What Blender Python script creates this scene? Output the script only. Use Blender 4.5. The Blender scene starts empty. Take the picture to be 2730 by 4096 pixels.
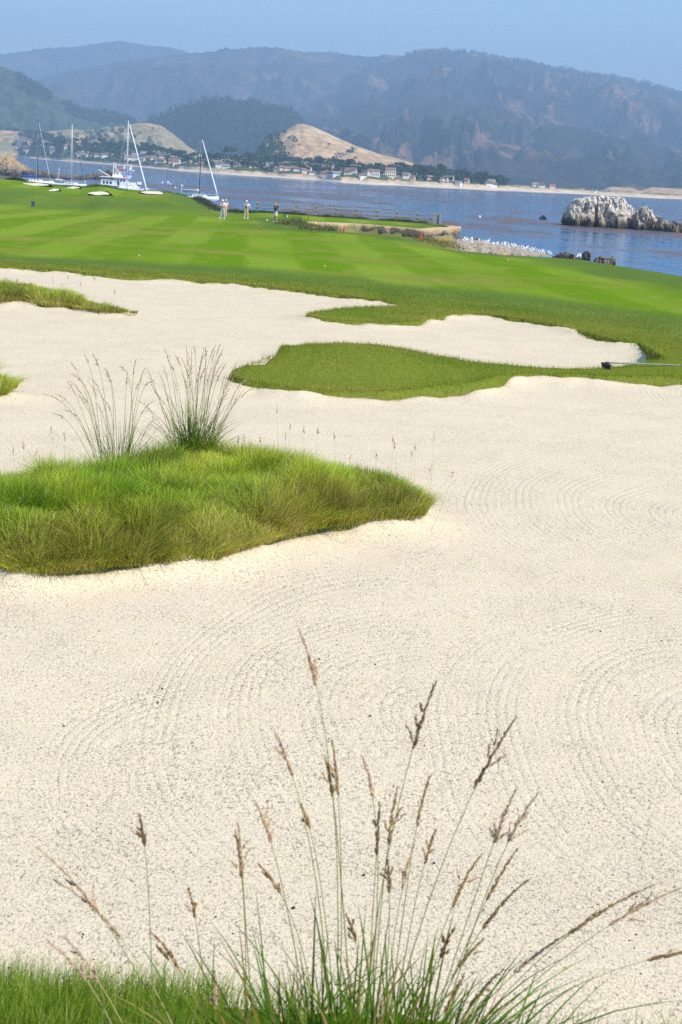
import bpy, math, random
import numpy as np
from mathutils import Vector, Matrix

random.seed(11)
rng = np.random.default_rng(11)
scene = bpy.context.scene
COL = scene.collection

# ------------------------------------------------------------------ camera
F_PX = 5690.0                      # focal length in photo pixels (50 mm on a 24 x 36 frame)
PITCH, ROLL, CAM_Z = math.radians(13.45), math.radians(3.4), 9.0
cd = bpy.data.cameras.new('camera')
cam = bpy.data.objects.new('camera', cd)
COL.objects.link(cam)
M3 = (Matrix.Rotation(math.pi / 2 - PITCH, 3, 'X') @ Matrix.Rotation(ROLL, 3, 'Z'))
cam.matrix_world = Matrix.Translation((0, 0, CAM_Z)) @ M3.to_4x4()
cd.sensor_fit = 'VERTICAL'
cd.sensor_height = 36.0
cd.sensor_width = 24.0
cd.lens = 50.0
cd.clip_start = 0.05
cd.clip_end = 40000
cd.dof.use_dof = True
cd.dof.focus_distance = 16.0
cd.dof.aperture_fstop = 8.0
scene.camera = cam
MC = np.array(M3)

# ------------------------------------------------------------------ light
SUN_EL, SUN_AZ = math.radians(47), math.radians(128)    # azimuth clockwise from the view direction (+Y)
w = bpy.data.worlds.new('World')
scene.world = w
w.use_nodes = True
nt = w.node_tree
sky = nt.nodes.new('ShaderNodeTexSky')
sky.sky_type = 'NISHITA'
sky.sun_disc = False
sky.sun_elevation = SUN_EL
sky.sun_rotation = SUN_AZ
sky.air_density = 1.0
sky.dust_density = 0.3
sky.ozone_density = 3.0
bg = nt.nodes['Background']
bg.inputs[1].default_value = 0.13
nt.links.new(sky.outputs[0], bg.inputs[0])
sd = bpy.data.lights.new('sun', 'SUN')
sd.energy = 4.0
sd.angle = math.radians(0.53)
sd.color = (1.0, 0.965, 0.905)
sun = bpy.data.objects.new('sun', sd)
COL.objects.link(sun)
sv = Vector((math.sin(SUN_AZ) * math.cos(SUN_EL), math.cos(SUN_AZ) * math.cos(SUN_EL), math.sin(SUN_EL)))
sun.rotation_euler = sv.to_track_quat('Z', 'Y').to_euler()
sun.location = sv * 60
vs = scene.view_settings
vs.view_transform = 'Standard'
vs.look = 'None'
vs.exposure = 0.73
vs.gamma = 1.0
vs.use_curve_mapping = False
cy = scene.cycles
cy.use_denoising = False
cy.max_bounces = 5
cy.diffuse_bounces = 2
cy.glossy_bounces = 2
cy.transmission_bounces = 3
cy.transparent_max_bounces = 6
cy.volume_bounces = 0
cy.use_adaptive_sampling = True
cy.adaptive_threshold = 0.008

# ------------------------------------------------------------------ geometry helpers
def ray(u, v):
    """direction (x, y, z) per unit of forward ground distance for a photo pixel"""
    d = MC @ np.array([(u - 1365.0) / F_PX, -(v - 2048.0) / F_PX, -1.0])
    return d / d[1]

def at_y(u, v, y):
    d = ray(u, v)
    return np.array([d[0] * y, y, CAM_Z + d[2] * y])

def at_z(u, v, z):
    d = ray(u, v)
    t = (z - CAM_Z) / d[2]
    return np.array([d[0] * t, t, z])

def on_surf(u, v, fn, y0=4.0, y1=260.0, n=2600):
    """first place where the line of sight meets the surface z = fn(x, y)"""
    d = ray(u, v)
    y = y0 * (y1 / y0) ** np.linspace(0, 1, n)
    g = CAM_Z + d[2] * y - fn(d[0] * y, y)
    i = np.argmax(g < 0)
    if i == 0:
        return np.array([d[0] * y1, y1, float(fn(np.array([d[0] * y1]), np.array([y1]))[0])])
    t = g[i - 1] / (g[i - 1] - g[i])
    yy = y[i - 1] + t * (y[i] - y[i - 1])
    return np.array([d[0] * yy, yy, CAM_Z + d[2] * yy])

def px_of(p):
    c = MC.T @ (np.asarray(p, float) - np.array([0, 0, CAM_Z]))
    return np.array([1365 + F_PX * c[0] / -c[2], 2048 - F_PX * c[1] / -c[2]])

def ss(a, b, x):
    t = np.clip((np.asarray(x, float) - a) / (b - a), 0, 1)
    return t * t * (3 - 2 * t)

def _hash(ix, iy, iz, seed):
    h = (ix * 374761393 + iy * 668265263 + iz * 2147483647 + seed * 974634777) & 0xFFFFFFFF
    h = ((h ^ (h >> 13)) * 1274126177) & 0xFFFFFFFF
    h = (h ^ (h >> 16)) & 0xFFFFFFFF
    return h / 4294967295.0

def vnoise(x, y, z=0.0, seed=0):
    x = np.asarray(x, float); y = np.asarray(y, float); z = np.zeros_like(x) + z
    ix = np.floor(x).astype(np.int64); iy = np.floor(y).astype(np.int64); iz = np.floor(z).astype(np.int64)
    fx = x - ix; fy = y - iy; fz = z - iz
    fx = fx * fx * (3 - 2 * fx); fy = fy * fy * (3 - 2 * fy); fz = fz * fz * (3 - 2 * fz)
    r = 0
    for a in (0, 1):
        for b in (0, 1):
            for c in (0, 1):
                r = r + _hash(ix + a, iy + b, iz + c, seed) * (fx if a else 1 - fx) * (fy if b else 1 - fy) * (fz if c else 1 - fz)
    return r * 2 - 1

def fbm(x, y, z=0.0, oct=4, seed=0, gain=0.5):
    r = 0; a = 1.0; f = 1.0
    for o in range(oct):
        r = r + a * vnoise(np.asarray(x) * f, np.asarray(y) * f, np.asarray(z) * f, seed + o * 17)
        a *= gain; f *= 2.03
    return r

def poly_sdf(px, py, poly):
    """signed distance to a closed polygon, positive inside"""
    P = np.asarray(poly, np.float32)[:, :2]
    Q = np.roll(P, -1, 0)
    sh = px.shape
    px = np.asarray(px, np.float32).ravel(); py = np.asarray(py, np.float32).ravel()
    out = np.empty(px.shape)
    for s in range(0, len(px), 20000):
        x = px[s:s + 20000, None]; y = py[s:s + 20000, None]
        ex = Q[:, 0] - P[:, 0]; ey = Q[:, 1] - P[:, 1]
        wx = x - P[:, 0]; wy = y - P[:, 1]
        t = np.clip((wx * ex + wy * ey) / (ex * ex + ey * ey + 1e-12), 0, 1)
        d = np.min((wx - ex * t) ** 2 + (wy - ey * t) ** 2, 1)
        c = ((P[:, 1] <= y) != (Q[:, 1] <= y)) & (x < P[:, 0] + (y - P[:, 1]) * ex / np.where(np.abs(ey) < 1e-9, 1e-9, ey))
        ins = (np.sum(c, 1) % 2) == 1
        out[s:s + 20000] = np.sqrt(d) * np.where(ins, 1, -1)
    return out.reshape(sh)

def smooth_poly(pts, step=0.12, closed=False):
    """Catmull-Rom through 2D points"""
    P = [np.asarray(p, float)[:2] for p in pts]
    n = len(P); out = []
    for i in range(n if closed else n - 1):
        p1 = P[i]; p2 = P[(i + 1) % n]
        p0 = P[(i - 1) % n] if closed or i > 0 else p1
        p3 = P[(i + 2) % n] if closed or i + 2 < n else p2
        k = max(1, min(40, int(np.linalg.norm(p2 - p1) / step)))
        for j in range(k):
            t = j / k
            out.append(0.5 * (2 * p1 + (p2 - p0) * t + (2 * p0 - 5 * p1 + 4 * p2 - p3) * t * t + (3 * p1 - p0 - 3 * p2 + p3) * t ** 3))
    if not closed:
        out.append(P[-1])
    return np.array(out)

def mesh_np(name, verts, faces, mats=None, smooth=True, col=None, midx=None):
    verts = np.ascontiguousarray(verts, np.float32); faces = np.ascontiguousarray(faces, np.int32)
    me = bpy.data.meshes.new(name)
    k = faces.shape[1]; nf = len(faces)
    me.vertices.add(len(verts)); me.vertices.foreach_set('co', verts.ravel())
    me.loops.add(nf * k); me.loops.foreach_set('vertex_index', faces.ravel())
    me.polygons.add(nf); me.polygons.foreach_set('loop_start', np.arange(0, nf * k, k, dtype=np.int32))
    me.polygons.foreach_set('use_smooth', np.full(nf, smooth))
    if midx is not None:
        me.polygons.foreach_set('material_index', np.ascontiguousarray(midx, np.int32))
    me.update(calc_edges=True)
    if col is not None:
        a = me.color_attributes.new('col', 'FLOAT_COLOR', 'POINT')
        c4 = np.ones((len(verts), 4), np.float32); c4[:, :3] = col
        a.data.foreach_set('color', c4.ravel())
    for m in (mats if isinstance(mats, (list, tuple)) else [mats] if mats else []):
        me.materials.append(m)
    return me

def link(name, me, parent=None, loc=None):
    o = bpy.data.objects.new(name, me)
    COL.objects.link(o)
    if loc is not None:
        o.location = loc
    if parent is not None:
        o.parent = parent
    return o

def tag(o, label=None, cat=None, group=None, kind=None):
    if label: o['label'] = label
    if cat: o['category'] = cat
    if group: o['group'] = group
    if kind: o['kind'] = kind
    return o

def thing(name, label, cat, loc=(0, 0, 0), rz=0.0, group=None):
    o = bpy.data.objects.new(name, None)
    COL.objects.link(o)
    o.empty_display_size = 0.2
    o.location = loc; o.rotation_euler = (0, 0, rz)
    return tag(o, label, cat, group)

def grid_faces(nr, nc):
    i = np.arange(nr - 1)[:, None] * nc + np.arange(nc - 1)[None, :]
    return np.stack([i, i + 1, i + nc + 1, i + nc], -1).reshape(-1, 4)

class MB:
    """collects simple solids into one mesh"""
    def __init__(s): s.v = []; s.f = []
    def add(s, v, f):
        n = len(s.v); s.v += [tuple(map(float, p)) for p in v]; s.f += [tuple(i + n for i in q) for q in f]
        return s
    def box(s, x0, x1, y0, y1, z0, z1, taper=1.0):
        cx, cy_ = (x0 + x1) / 2, (y0 + y1) / 2
        v = [(x, y, z0) for x, y in ((x0, y0), (x1, y0), (x1, y1), (x0, y1))]
        v += [(cx + (x - cx) * taper, cy_ + (y - cy_) * taper, z1) for x, y in ((x0, y0), (x1, y0), (x1, y1), (x0, y1))]
        return s.add(v, [(3, 2, 1, 0), (4, 5, 6, 7), (0, 1, 5, 4), (1, 2, 6, 5), (2, 3, 7, 6), (3, 0, 4, 7)])
    def tube(s, pts, rad, n=6, cap=True):
        P = [np.asarray(p, float) for p in pts]
        R = rad if hasattr(rad, '__len__') else [rad] * len(P)
        v = []; f = []
        for i, p in enumerate(P):
            t = P[min(i + 1, len(P) - 1)] - P[max(i - 1, 0)]
            t = t / (np.linalg.norm(t) + 1e-9)
            a = np.cross(t, [0, 0, 1] if abs(t[2]) < 0.9 else [1, 0, 0]); a /= np.linalg.norm(a)
            b = np.cross(t, a)
            for k in range(n):
                an = 2 * math.pi * k / n
                v.append(p + R[i] * (math.cos(an) * a + math.sin(an) * b))
        for i in range(len(P) - 1):
            for k in range(n):
                f.append((i * n + k, i * n + (k + 1) % n, (i + 1) * n + (k + 1) % n, (i + 1) * n + k))
        if cap:
            f.append(tuple(range(n - 1, -1, -1))); f.append(tuple((len(P) - 1) * n + k for k in range(n)))
        return s.add(v, f)
    def ell(s, c, r, nu=8, nv=6):
        v = [(c[0], c[1], c[2] - r[2])]
        for j in range(1, nv):
            ph = -math.pi / 2 + math.pi * j / nv
            for i in range(nu):
                th = 2 * math.pi * i / nu
                v.append((c[0] + r[0] * math.cos(ph) * math.cos(th), c[1] + r[1] * math.cos(ph) * math.sin(th), c[2] + r[2] * math.sin(ph)))
        v.append((c[0], c[1], c[2] + r[2]))
        f = [(0, 1 + (i + 1) % nu, 1 + i) for i in range(nu)]
        for j in range(nv - 2):
            for i in range(nu):
                a = 1 + j * nu + i; b = 1 + j * nu + (i + 1) % nu
                f.append((a, b, b + nu, a + nu))
        t = len(v) - 1; k = 1 + (nv - 2) * nu
        f += [(k + i, k + (i + 1) % nu, t) for i in range(nu)]
        return s.add(v, f)
    def mesh(s, name, mat, smooth=False):
        me = bpy.data.meshes.new(name)
        me.from_pydata(s.v, [], s.f)
        me.materials.append(mat)
        if smooth:
            me.polygons.foreach_set('use_smooth', [True] * len(me.polygons))
        me.update()
        return me
    def build(s, name, mat, parent=None, loc=None, smooth=False):
        return link(name, s.mesh(name, mat, smooth), parent, loc)

# ------------------------------------------------------------------ materials
class N:
    """tiny node-graph writer"""
    def __init__(s, name, rough=0.8, spec=0.3):
        s.m = bpy.data.materials.new(name); s.m.use_nodes = True
        s.t = s.m.node_tree; s.p = s.t.nodes['Principled BSDF']
        s.p.inputs['Roughness'].default_value = rough
        s.p.inputs['Specular IOR Level'].default_value = spec
        s.out = s.t.nodes['Material Output']
        s._pos = None
    def n(s, kind, **kw):
        q = s.t.nodes.new('ShaderNode' + kind)
        for k, v in kw.items(): setattr(q, k, v)
        return q
    def lk(s, a, b): s.t.links.new(a, b)
    def val(s, sock, v):
        if hasattr(v, 'is_output'): s.lk(v, sock)
        else: sock.default_value = v
    @property
    def pos(s):
        if s._pos is None: s._pos = s.n('NewGeometry').outputs['Position']
        return s._pos
    def scale(s, vec, sc):
        q = s.n('VectorMath', operation='MULTIPLY'); s.lk(vec, q.inputs[0]); q.inputs[1].default_value = sc
        return q.outputs[0]
    def noise(s, vec, scale, detail=3.0, rough=0.55, dist=0.0):
        q = s.n('TexNoise'); s.lk(vec, q.inputs['Vector'])
        q.inputs['Scale'].default_value = scale; q.inputs['Detail'].default_value = detail
        q.inputs['Roughness'].default_value = rough; q.inputs['Distortion'].default_value = dist
        return q.outputs['Fac']
    def voro(s, vec, scale, feature='F1', out='Distance'):
        q = s.n('TexVoronoi', feature=feature); s.lk(vec, q.inputs['Vector']); q.inputs['Scale'].default_value = scale
        return q.outputs[out]
    def ramp(s, fac, stops, interp='LINEAR'):
        q = s.n('ValToRGB'); s.val(q.inputs[0], fac); cr = q.color_ramp; cr.interpolation = interp
        while len(cr.elements) < len(stops): cr.elements.new(0.5)
        for e, (p, c) in zip(cr.elements, stops):
            e.position = p; e.color = (*c, 1) if hasattr(c, '__len__') else (c, c, c, 1)
        return q.outputs[0]
    def math(s, op, a, b=0.0, c=0.0, clamp=False):
        q = s.n('Math', operation=op); q.use_clamp = clamp
        s.val(q.inputs[0], a); s.val(q.inputs[1], b); s.val(q.inputs[2], c)
        return q.outputs[0]
    def mapr(s, v, a, b, c=0.0, d=1.0, smooth=True):
        q = s.n('MapRange'); q.interpolation_type = 'SMOOTHSTEP' if smooth else 'LINEAR'
        s.val(q.inputs[0], v)
        for k, x in zip((1, 2, 3, 4), (a, b, c, d)): q.inputs[k].default_value = x
        return q.outputs[0]
    def mix(s, fac, a, b, blend='MIX'):
        q = s.n('Mix', data_type='RGBA', blend_type=blend); s.val(q.inputs[0], fac)
        for k, x in ((6, a), (7, b)):
            if hasattr(x, 'is_output'): s.lk(x, q.inputs[k])
            else: q.inputs[k].default_value = (*x, 1)
        return q.outputs[2]
    def attr(s, name='col'):
        return s.n('Attribute', attribute_name=name).outputs['Color']
    def rand(s): return s.n('ObjectInfo').outputs['Random']
    def sep(s, v):
        q = s.n('SeparateXYZ'); s.lk(v, q.inputs[0]); return q.outputs
    def bump(s, h, strength=0.5, dist=0.01, prev=None):
        q = s.n('Bump'); q.inputs['Strength'].default_value = strength; q.inputs['Distance'].default_value = dist
        s.lk(h, q.inputs['Height'])
        if prev is not None: s.lk(prev, q.inputs['Normal'])
        return q.outputs[0]
    def color(s, c): s.val(s.p.inputs['Base Color'], c if hasattr(c, 'is_output') else (*c, 1)); return s
    def normal(s, n_): s.lk(n_, s.p.inputs['Normal']); return s

def plain(name, c, rough=0.6, var=0.12, scale=6.0, metal=0.0, spec=0.3):
    g = N(name, rough, spec)
    f = g.noise(g.pos, scale, 4.0)
    g.color(g.mix(f, tuple(x * (1 - var) for x in c), tuple(min(1, x * (1 + var)) for x in c)))
    g.p.inputs['Metallic'].default_value = metal
    return g.m

MAT = {}
HAZE_COL, HAZE_D = (0.46, 0.695, 1.0, 1.0), 2.15e-4

def blade_mat(name, trans=0.42, rough=0.55):
    g = N(name, rough, 0.25)
    c = g.attr()
    g.color(c)
    tr = g.n('BsdfTranslucent'); g.lk(g.mix(0.6, c, g.mix(1.0, c, (1.0, 1.0, 0.35), 'MULTIPLY')), tr.inputs[0])
    mx = g.n('MixShader'); mx.inputs[0].default_value = trans
    g.lk(g.p.outputs[0], mx.inputs[1]); g.lk(tr.outputs[0], mx.inputs[2]); g.lk(mx.outputs[0], g.out.inputs[0])
    return g.m
MAT['blade'] = blade_mat('grass_blades')
MAT['stalk'] = blade_mat('seed_stalks', 0.15, 0.6)

def turf_mat():
    g = N('mown_turf', 0.95, 0.0)
    p = g.pos; xyz = g.sep(p)
    # mowing stripes run diagonally across the fairway
    wv = g.noise(g.scale(p, (0.05, 0.05, 0)), 1.0, 2.0)
    sx = g.math('ADD', xyz[0], g.math('MULTIPLY', xyz[1], 0.068))
    sx = g.math('ADD', sx, g.math('MULTIPLY', wv, 1.2))
    st = g.mapr(g.math('SINE', g.math('MULTIPLY', sx, 2 * math.pi / 5.0)), -0.4, 0.4)
    st = g.math('MULTIPLY', st, g.mapr(g.noise(g.scale(p, (0.06, 0.03, 0)), 1.0, 2.0), 0.35, 0.55))
    big = g.noise(g.scale(p, (0.09, 0.13, 0)), 1.0, 4.0, 0.6)
    mid = g.noise(g.scale(p, (0.9, 0.35, 0.5)), 1.0, 5.0, 0.65)
    fine = g.noise(p, 14.0, 4.0, 0.7)
    fw = g.mix(st, (0.142, 0.250, 0.010), (0.225, 0.325, 0.030))
    fw = g.mix(g.mapr(big, 0.46, 0.68), fw, (0.235, 0.255, 0.042))
    fw = g.mix(g.mapr(mid, 0.5, 0.75, 0.0, 0.7), fw, (0.300, 0.295, 0.075))
    fw = g.mix(g.mapr(mid, 0.25, 0.45, 0.5, 0.0), fw, (0.095, 0.205, 0.010))
    ro = g.mix(mid, (0.085, 0.150, 0.028), (0.145, 0.205, 0.042))
    lip = g.mix(mid, (0.215, 0.225, 0.032), (0.120, 0.165, 0.020))
    a = g.n('Attribute', attribute_name='col')
    zs = g.n('SeparateColor'); g.lk(a.outputs['Color'], zs.inputs[0])
    c = g.mix(zs.outputs[0], fw, ro)                 # R: rough
    c = g.mix(zs.outputs[1], c, lip)                 # G: drier bunker surrounds
    c = g.mix(zs.outputs[2], c, g.mix(mid, (0.30, 0.22, 0.10), (0.40, 0.30, 0.15)))   # B: bare earth
    c = g.mix(g.mapr(fine, 0.35, 0.75), g.mix(0.35, c, (0.03, 0.07, 0.008)), c)
    g.color(c)
    g.normal(g.bump(fine, 0.5, 0.03))
    return g.m
MAT['turf'] = turf_mat()

SAND_ARCS = []          # rake strokes: (cx, cy, r0, r1, period, dirx, diry, strength, y squash)
def sand_mat():
    g = N('bunker_sand', 0.95, 0.12)
    p = g.pos; xyz = g.sep(p)
    warp = g.noise(p, 0.22, 1.0)
    patch = g.mapr(g.noise(p, 0.8, 3.0, 0.6), 0.30, 0.50)
    low = g.noise(p, 0.35, 3.0)
    gr = g.noise(p, 95.0, 3.0, 0.65)
    gr2 = g.noise(p, 42.0, 3.0, 0.7)
    cell = g.voro(p, 75.0)
    tone = g.noise(p, 2.3, 3.0)
    tot = None
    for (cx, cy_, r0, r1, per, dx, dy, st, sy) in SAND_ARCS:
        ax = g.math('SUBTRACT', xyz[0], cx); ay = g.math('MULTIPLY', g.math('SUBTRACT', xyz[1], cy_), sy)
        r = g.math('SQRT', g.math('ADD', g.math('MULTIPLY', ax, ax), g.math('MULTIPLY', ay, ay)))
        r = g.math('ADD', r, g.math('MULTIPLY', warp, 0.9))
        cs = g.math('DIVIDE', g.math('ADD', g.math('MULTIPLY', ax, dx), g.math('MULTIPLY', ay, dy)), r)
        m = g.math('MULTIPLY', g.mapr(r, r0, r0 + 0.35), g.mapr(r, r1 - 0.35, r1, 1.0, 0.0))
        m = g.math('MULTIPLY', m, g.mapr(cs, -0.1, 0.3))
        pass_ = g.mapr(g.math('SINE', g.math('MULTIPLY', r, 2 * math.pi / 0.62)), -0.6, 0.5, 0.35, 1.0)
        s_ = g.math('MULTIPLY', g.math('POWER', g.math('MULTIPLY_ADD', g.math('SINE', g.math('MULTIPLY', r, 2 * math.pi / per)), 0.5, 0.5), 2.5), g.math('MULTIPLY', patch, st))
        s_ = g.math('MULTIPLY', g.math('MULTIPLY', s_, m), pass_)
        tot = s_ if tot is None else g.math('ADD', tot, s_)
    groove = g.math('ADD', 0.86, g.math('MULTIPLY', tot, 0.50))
    base = g.mix(low, (0.675, 0.552, 0.372), (0.728, 0.610, 0.435))
    base = g.mix(g.mapr(tone, 0.4, 0.7), base, (0.700, 0.586, 0.424))
    pq = g.scale(p, (1.0, 0.52, 1.0))  # stretched specks: dark grains plus the shade of sand lumps, painted in
    speck = g.mapr(g.noise(pq, 74.0, 2.0, 0.65), 0.47, 0.60)
    grain = g.mapr(cell, 0.0, 0.35, 1.0, 0.0)
    dens = g.mapr(g.noise(p, 1.1, 3.0), 0.3, 0.7, 0.62, 1.0)
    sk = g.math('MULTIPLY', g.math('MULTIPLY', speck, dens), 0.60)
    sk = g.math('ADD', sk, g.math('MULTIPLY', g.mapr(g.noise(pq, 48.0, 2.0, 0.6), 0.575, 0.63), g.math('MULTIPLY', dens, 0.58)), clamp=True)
    sk = g.math('MULTIPLY', sk, groove)  # dark grains thicken in the grooves; also paints groove shade into the colour
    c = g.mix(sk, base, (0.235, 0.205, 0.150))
    dark = g.math('MULTIPLY', g.mapr(g.noise(pq, 36.0, 2.0, 0.6), 0.665, 0.70), 0.6)
    c = g.mix(dark, c, (0.065, 0.062, 0.058))
    c = g.mix(g.mapr(gr, 0.62, 0.8, 0.0, 0.35), c, (0.82, 0.76, 0.64))
    g.color(c)
    h = g.math('ADD', g.math('MULTIPLY', gr2, 0.8), g.math('MULTIPLY', gr, 0.4))
    nrm = g.bump(h, 0.55, 0.012)
    if tot is not None:
        nrm = g.bump(tot, 0.38, -0.010, nrm)
    g.normal(nrm)
    return g.m

KELP = []               # floating kelp beds: (x, y, half width, half depth, density)
for (u0, u1, v0, v1, st) in ((1850, 2270, 862, 910, 1.0), (880, 1680, 768, 800, 0.9), (1150, 1760, 742, 756, 0.7), (1750, 2350, 838, 852, 0.7), (1880, 2330, 925, 955, 0.6), (2250, 2730, 985, 1010, 0.6), (100, 700, 655, 664, 0.7), (560, 900, 745, 775, 0.7), (0, 260, 690, 712, 0.5), (2300, 2730, 905, 935, 0.5)):
    a_ = at_z((u0 + u1) / 2, v0, 0.0); b_ = at_z((u0 + u1) / 2, v1, 0.0)
    KELP.append(((a_[0] + b_[0]) / 2, (a_[1] + b_[1]) / 2, (u1 - u0) / 2 / F_PX * (a_[1] + b_[1]) / 2, abs(a_[1] - b_[1]) / 2, st))
def sea_mat():
    g = N('sea_water', 0.12, 0.5)
    p = g.pos
    big = g.noise(g.scale(p, (0.020, 0.010, 0)), 1.0, 5.0, 0.62, 0.6)
    far = g.noise(g.scale(p, (0.0035, 0.0040, 0)), 1.0, 4.0, 0.6, 0.8)
    kel = g.mapr(g.math('ADD', g.math('MULTIPLY', big, 0.55), g.math('MULTIPLY', far, 0.5)), 0.520, 0.570)
    fine = g.mapr(g.noise(g.scale(p, (0.25, 0.12, 0)), 1.0, 4.0, 0.7), 0.34, 0.55)
    sx, sy, _ = g.sep(p)
    brk = g.noise(g.scale(p, (0.07, 0.03, 0)), 1.0, 4.0, 0.65)
    for (cx, cy_, rx, ry, st) in KELP:
        ex = g.math('DIVIDE', g.math('SUBTRACT', sx, cx), rx); ey = g.math('DIVIDE', g.math('SUBTRACT', sy, cy_), ry)
        rr = g.math('SQRT', g.math('ADD', g.math('MULTIPLY', ex, ex), g.math('MULTIPLY', ey, ey)))
        rr = g.math('ADD', rr, g.math('MULTIPLY', g.math('SUBTRACT', brk, 0.5), 2.2))
        kel = g.math('MAXIMUM', kel, g.mapr(rr, 0.55, 1.1, st, 0.0))
    kel = g.math('MULTIPLY', kel, fine)
    deep = g.mix(far, (0.006, 0.105, 0.270), (0.010, 0.135, 0.320))
    g.color(g.mix(g.math('MULTIPLY', kel, 0.85), deep, (0.150, 0.085, 0.055)))
    g.lk(g.mapr(kel, 0, 1, 0.09, 0.40), g.p.inputs['Roughness'])
    g.lk(g.mapr(kel, 0, 1, 0.28, 0.10), g.p.inputs['Specular IOR Level'])
    g.p.inputs['IOR'].default_value = 1.333
    wv = g.noise(g.scale(p, (1.2, 0.6, 0)), 1.0, 4.0, 0.6)
    sw = g.noise(g.scale(p, (0.22, 0.09, 0)), 1.0, 3.0, 0.5)
    g.normal(g.bump(wv, 0.40, 0.20, g.bump(sw, 0.35, 0.6)))
    mat_ = g.n('BsdfDiffuse'); g.lk(g.mix(fine, (0.045, 0.045, 0.055), (0.150, 0.100, 0.070)), mat_.inputs[0])
    mx = g.n('MixShader'); g.lk(g.math('MULTIPLY', kel, 0.46), mx.inputs[0])
    g.lk(g.p.outputs[0], mx.inputs[1]); g.lk(mat_.outputs[0], mx.inputs[2]); g.lk(mx.outputs[0], g.out.inputs[0])
    return g.m

def hill_mat(name, dark, mid, tan, tan_at=0.60, sc=1.0, bmp=8.0):
    g = N(name, 0.95, 0.05)
    p = g.pos
    a = g.noise(g.scale(p, (0.0016 * sc, 0.0016 * sc, 0.003 * sc)), 1.0, 5.0, 0.6, 0.4)
    b = g.noise(g.scale(p, (0.009 * sc, 0.009 * sc, 0.012 * sc)), 1.0, 5.0, 0.65)
    c_ = g.voro(g.scale(p, (0.055, 0.055, 0.07)), 1.0)
    c = g.mix(g.mapr(b, 0.35, 0.65), dark, mid)
    t = g.math('MULTIPLY', g.mapr(a, tan_at, tan_at + 0.09), g.mapr(b, 0.36, 0.52))
    c = g.mix(t, c, tan)
    c = g.mix(g.mapr(c_, 0.1, 0.7, 0.0, 0.5), c, tuple(x * 0.4 for x in dark))
    g.color(c)
    g.normal(g.bump(b, 0.5, bmp))
    return g.m
MAT['hill_far'] = hill_mat('far_chaparral', (0.030, 0.027, 0.022), (0.100, 0.075, 0.050), (0.20, 0.135, 0.090), 0.54)
MAT['hill'] = hill_mat('chaparral', (0.014, 0.020, 0.016), (0.066, 0.050, 0.034), (0.27, 0.160, 0.100), 0.51)
MAT['hill_wood'] = hill_mat('wooded_hill', (0.016, 0.032, 0.018), (0.034, 0.055, 0.026), (0.10, 0.09, 0.04), 0.80)
MAT['hill_green'] = hill_mat('green_hill', (0.040, 0.065, 0.028), (0.095, 0.125, 0.048), (0.34, 0.25, 0.12), 0.66, 2.0)
MAT['gold'] = hill_mat('dry_grass_hill', (0.54, 0.360, 0.195), (0.64, 0.445, 0.255), (0.68, 0.49, 0.30), 0.55, 3.0, 2.0)
MAT['gold2'] = hill_mat('dry_field', (0.34, 0.29, 0.14), (0.48, 0.35, 0.18), (0.66, 0.42, 0.20), 0.47, 2.5, 2.0)
def shelf_mat():
    g = N('coast_ground', 0.95, 0.05)
    p = g.pos; z = g.sep(p)[2]
    a = g.noise(g.scale(p, (0.02, 0.02, 0.06)), 1.0, 5.0, 0.65)
    b = g.noise(g.scale(p, (0.10, 0.10, 0.5)), 1.0, 4.0, 0.65)
    veg = g.mix(b, (0.035, 0.060, 0.025), (0.110, 0.130, 0.055))
    bl = g.mix(b, (0.38, 0.27, 0.15), (0.58, 0.46, 0.31))
    sand = g.mix(b, (0.52, 0.42, 0.31), (0.66, 0.57, 0.46))
    zz = g.math('ADD', z, g.math('MULTIPLY', g.math('SUBTRACT', a, 0.5), 7.0))
    c = g.mix(g.mapr(zz, 1.6, 2.2), sand, bl)
    c = g.mix(g.mapr(zz, 3.6, 5.0), c, veg)
    g.color(c)
    return g.m
MAT['shelf'] = shelf_mat()

def rock_mat(name, top, mid, low, z0, z1, sc=1.0):
    g = N(name, 0.92, 0.15)
    p = g.pos; z = g.sep(p)[2]
    a = g.noise(g.scale(p, (0.9 * sc, 0.9 * sc, 0.16 * sc)), 1.0, 5.0, 0.7, 0.5)
    b = g.noise(p, 2.4 * sc, 4.0, 0.7)
    och = g.noise(p, 0.30 * sc, 3.0)
    zz = g.math('ADD', z, g.math('MULTIPLY', g.math('SUBTRACT', a, 0.5), (z1 - z0) * 1.2))
    c = g.mix(g.mapr(b, 0.3, 0.7), tuple(x * 0.55 for x in mid), mid)
    c = g.mix(g.mapr(och, 0.52, 0.66, 0.0, 0.75), c, (0.40, 0.26, 0.10))
    up = g.math('MULTIPLY', g.mapr(zz, z0 + (z1 - z0) * 0.25, z0 + (z1 - z0) * 0.6), g.mapr(g.noise(g.scale(p, (2.2 * sc, 2.2 * sc, 0.22 * sc)), 1.0, 5.0, 0.7, 0.8), 0.44, 0.56))
    c = g.mix(up, c, g.mix(b, tuple(x * 0.8 for x in top), top))
    c = g.mix(g.mapr(zz, z0 + (z1 - z0) * 0.1, z0 + (z1 - z0) * 0.36, 1.0, 0.0), c, g.mix(b, tuple(x * 0.5 for x in low), low))
    g.color(c)
    g.normal(g.bump(g.math('ADD', a, b), 0.8, 0.25))
    return g.m

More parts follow.
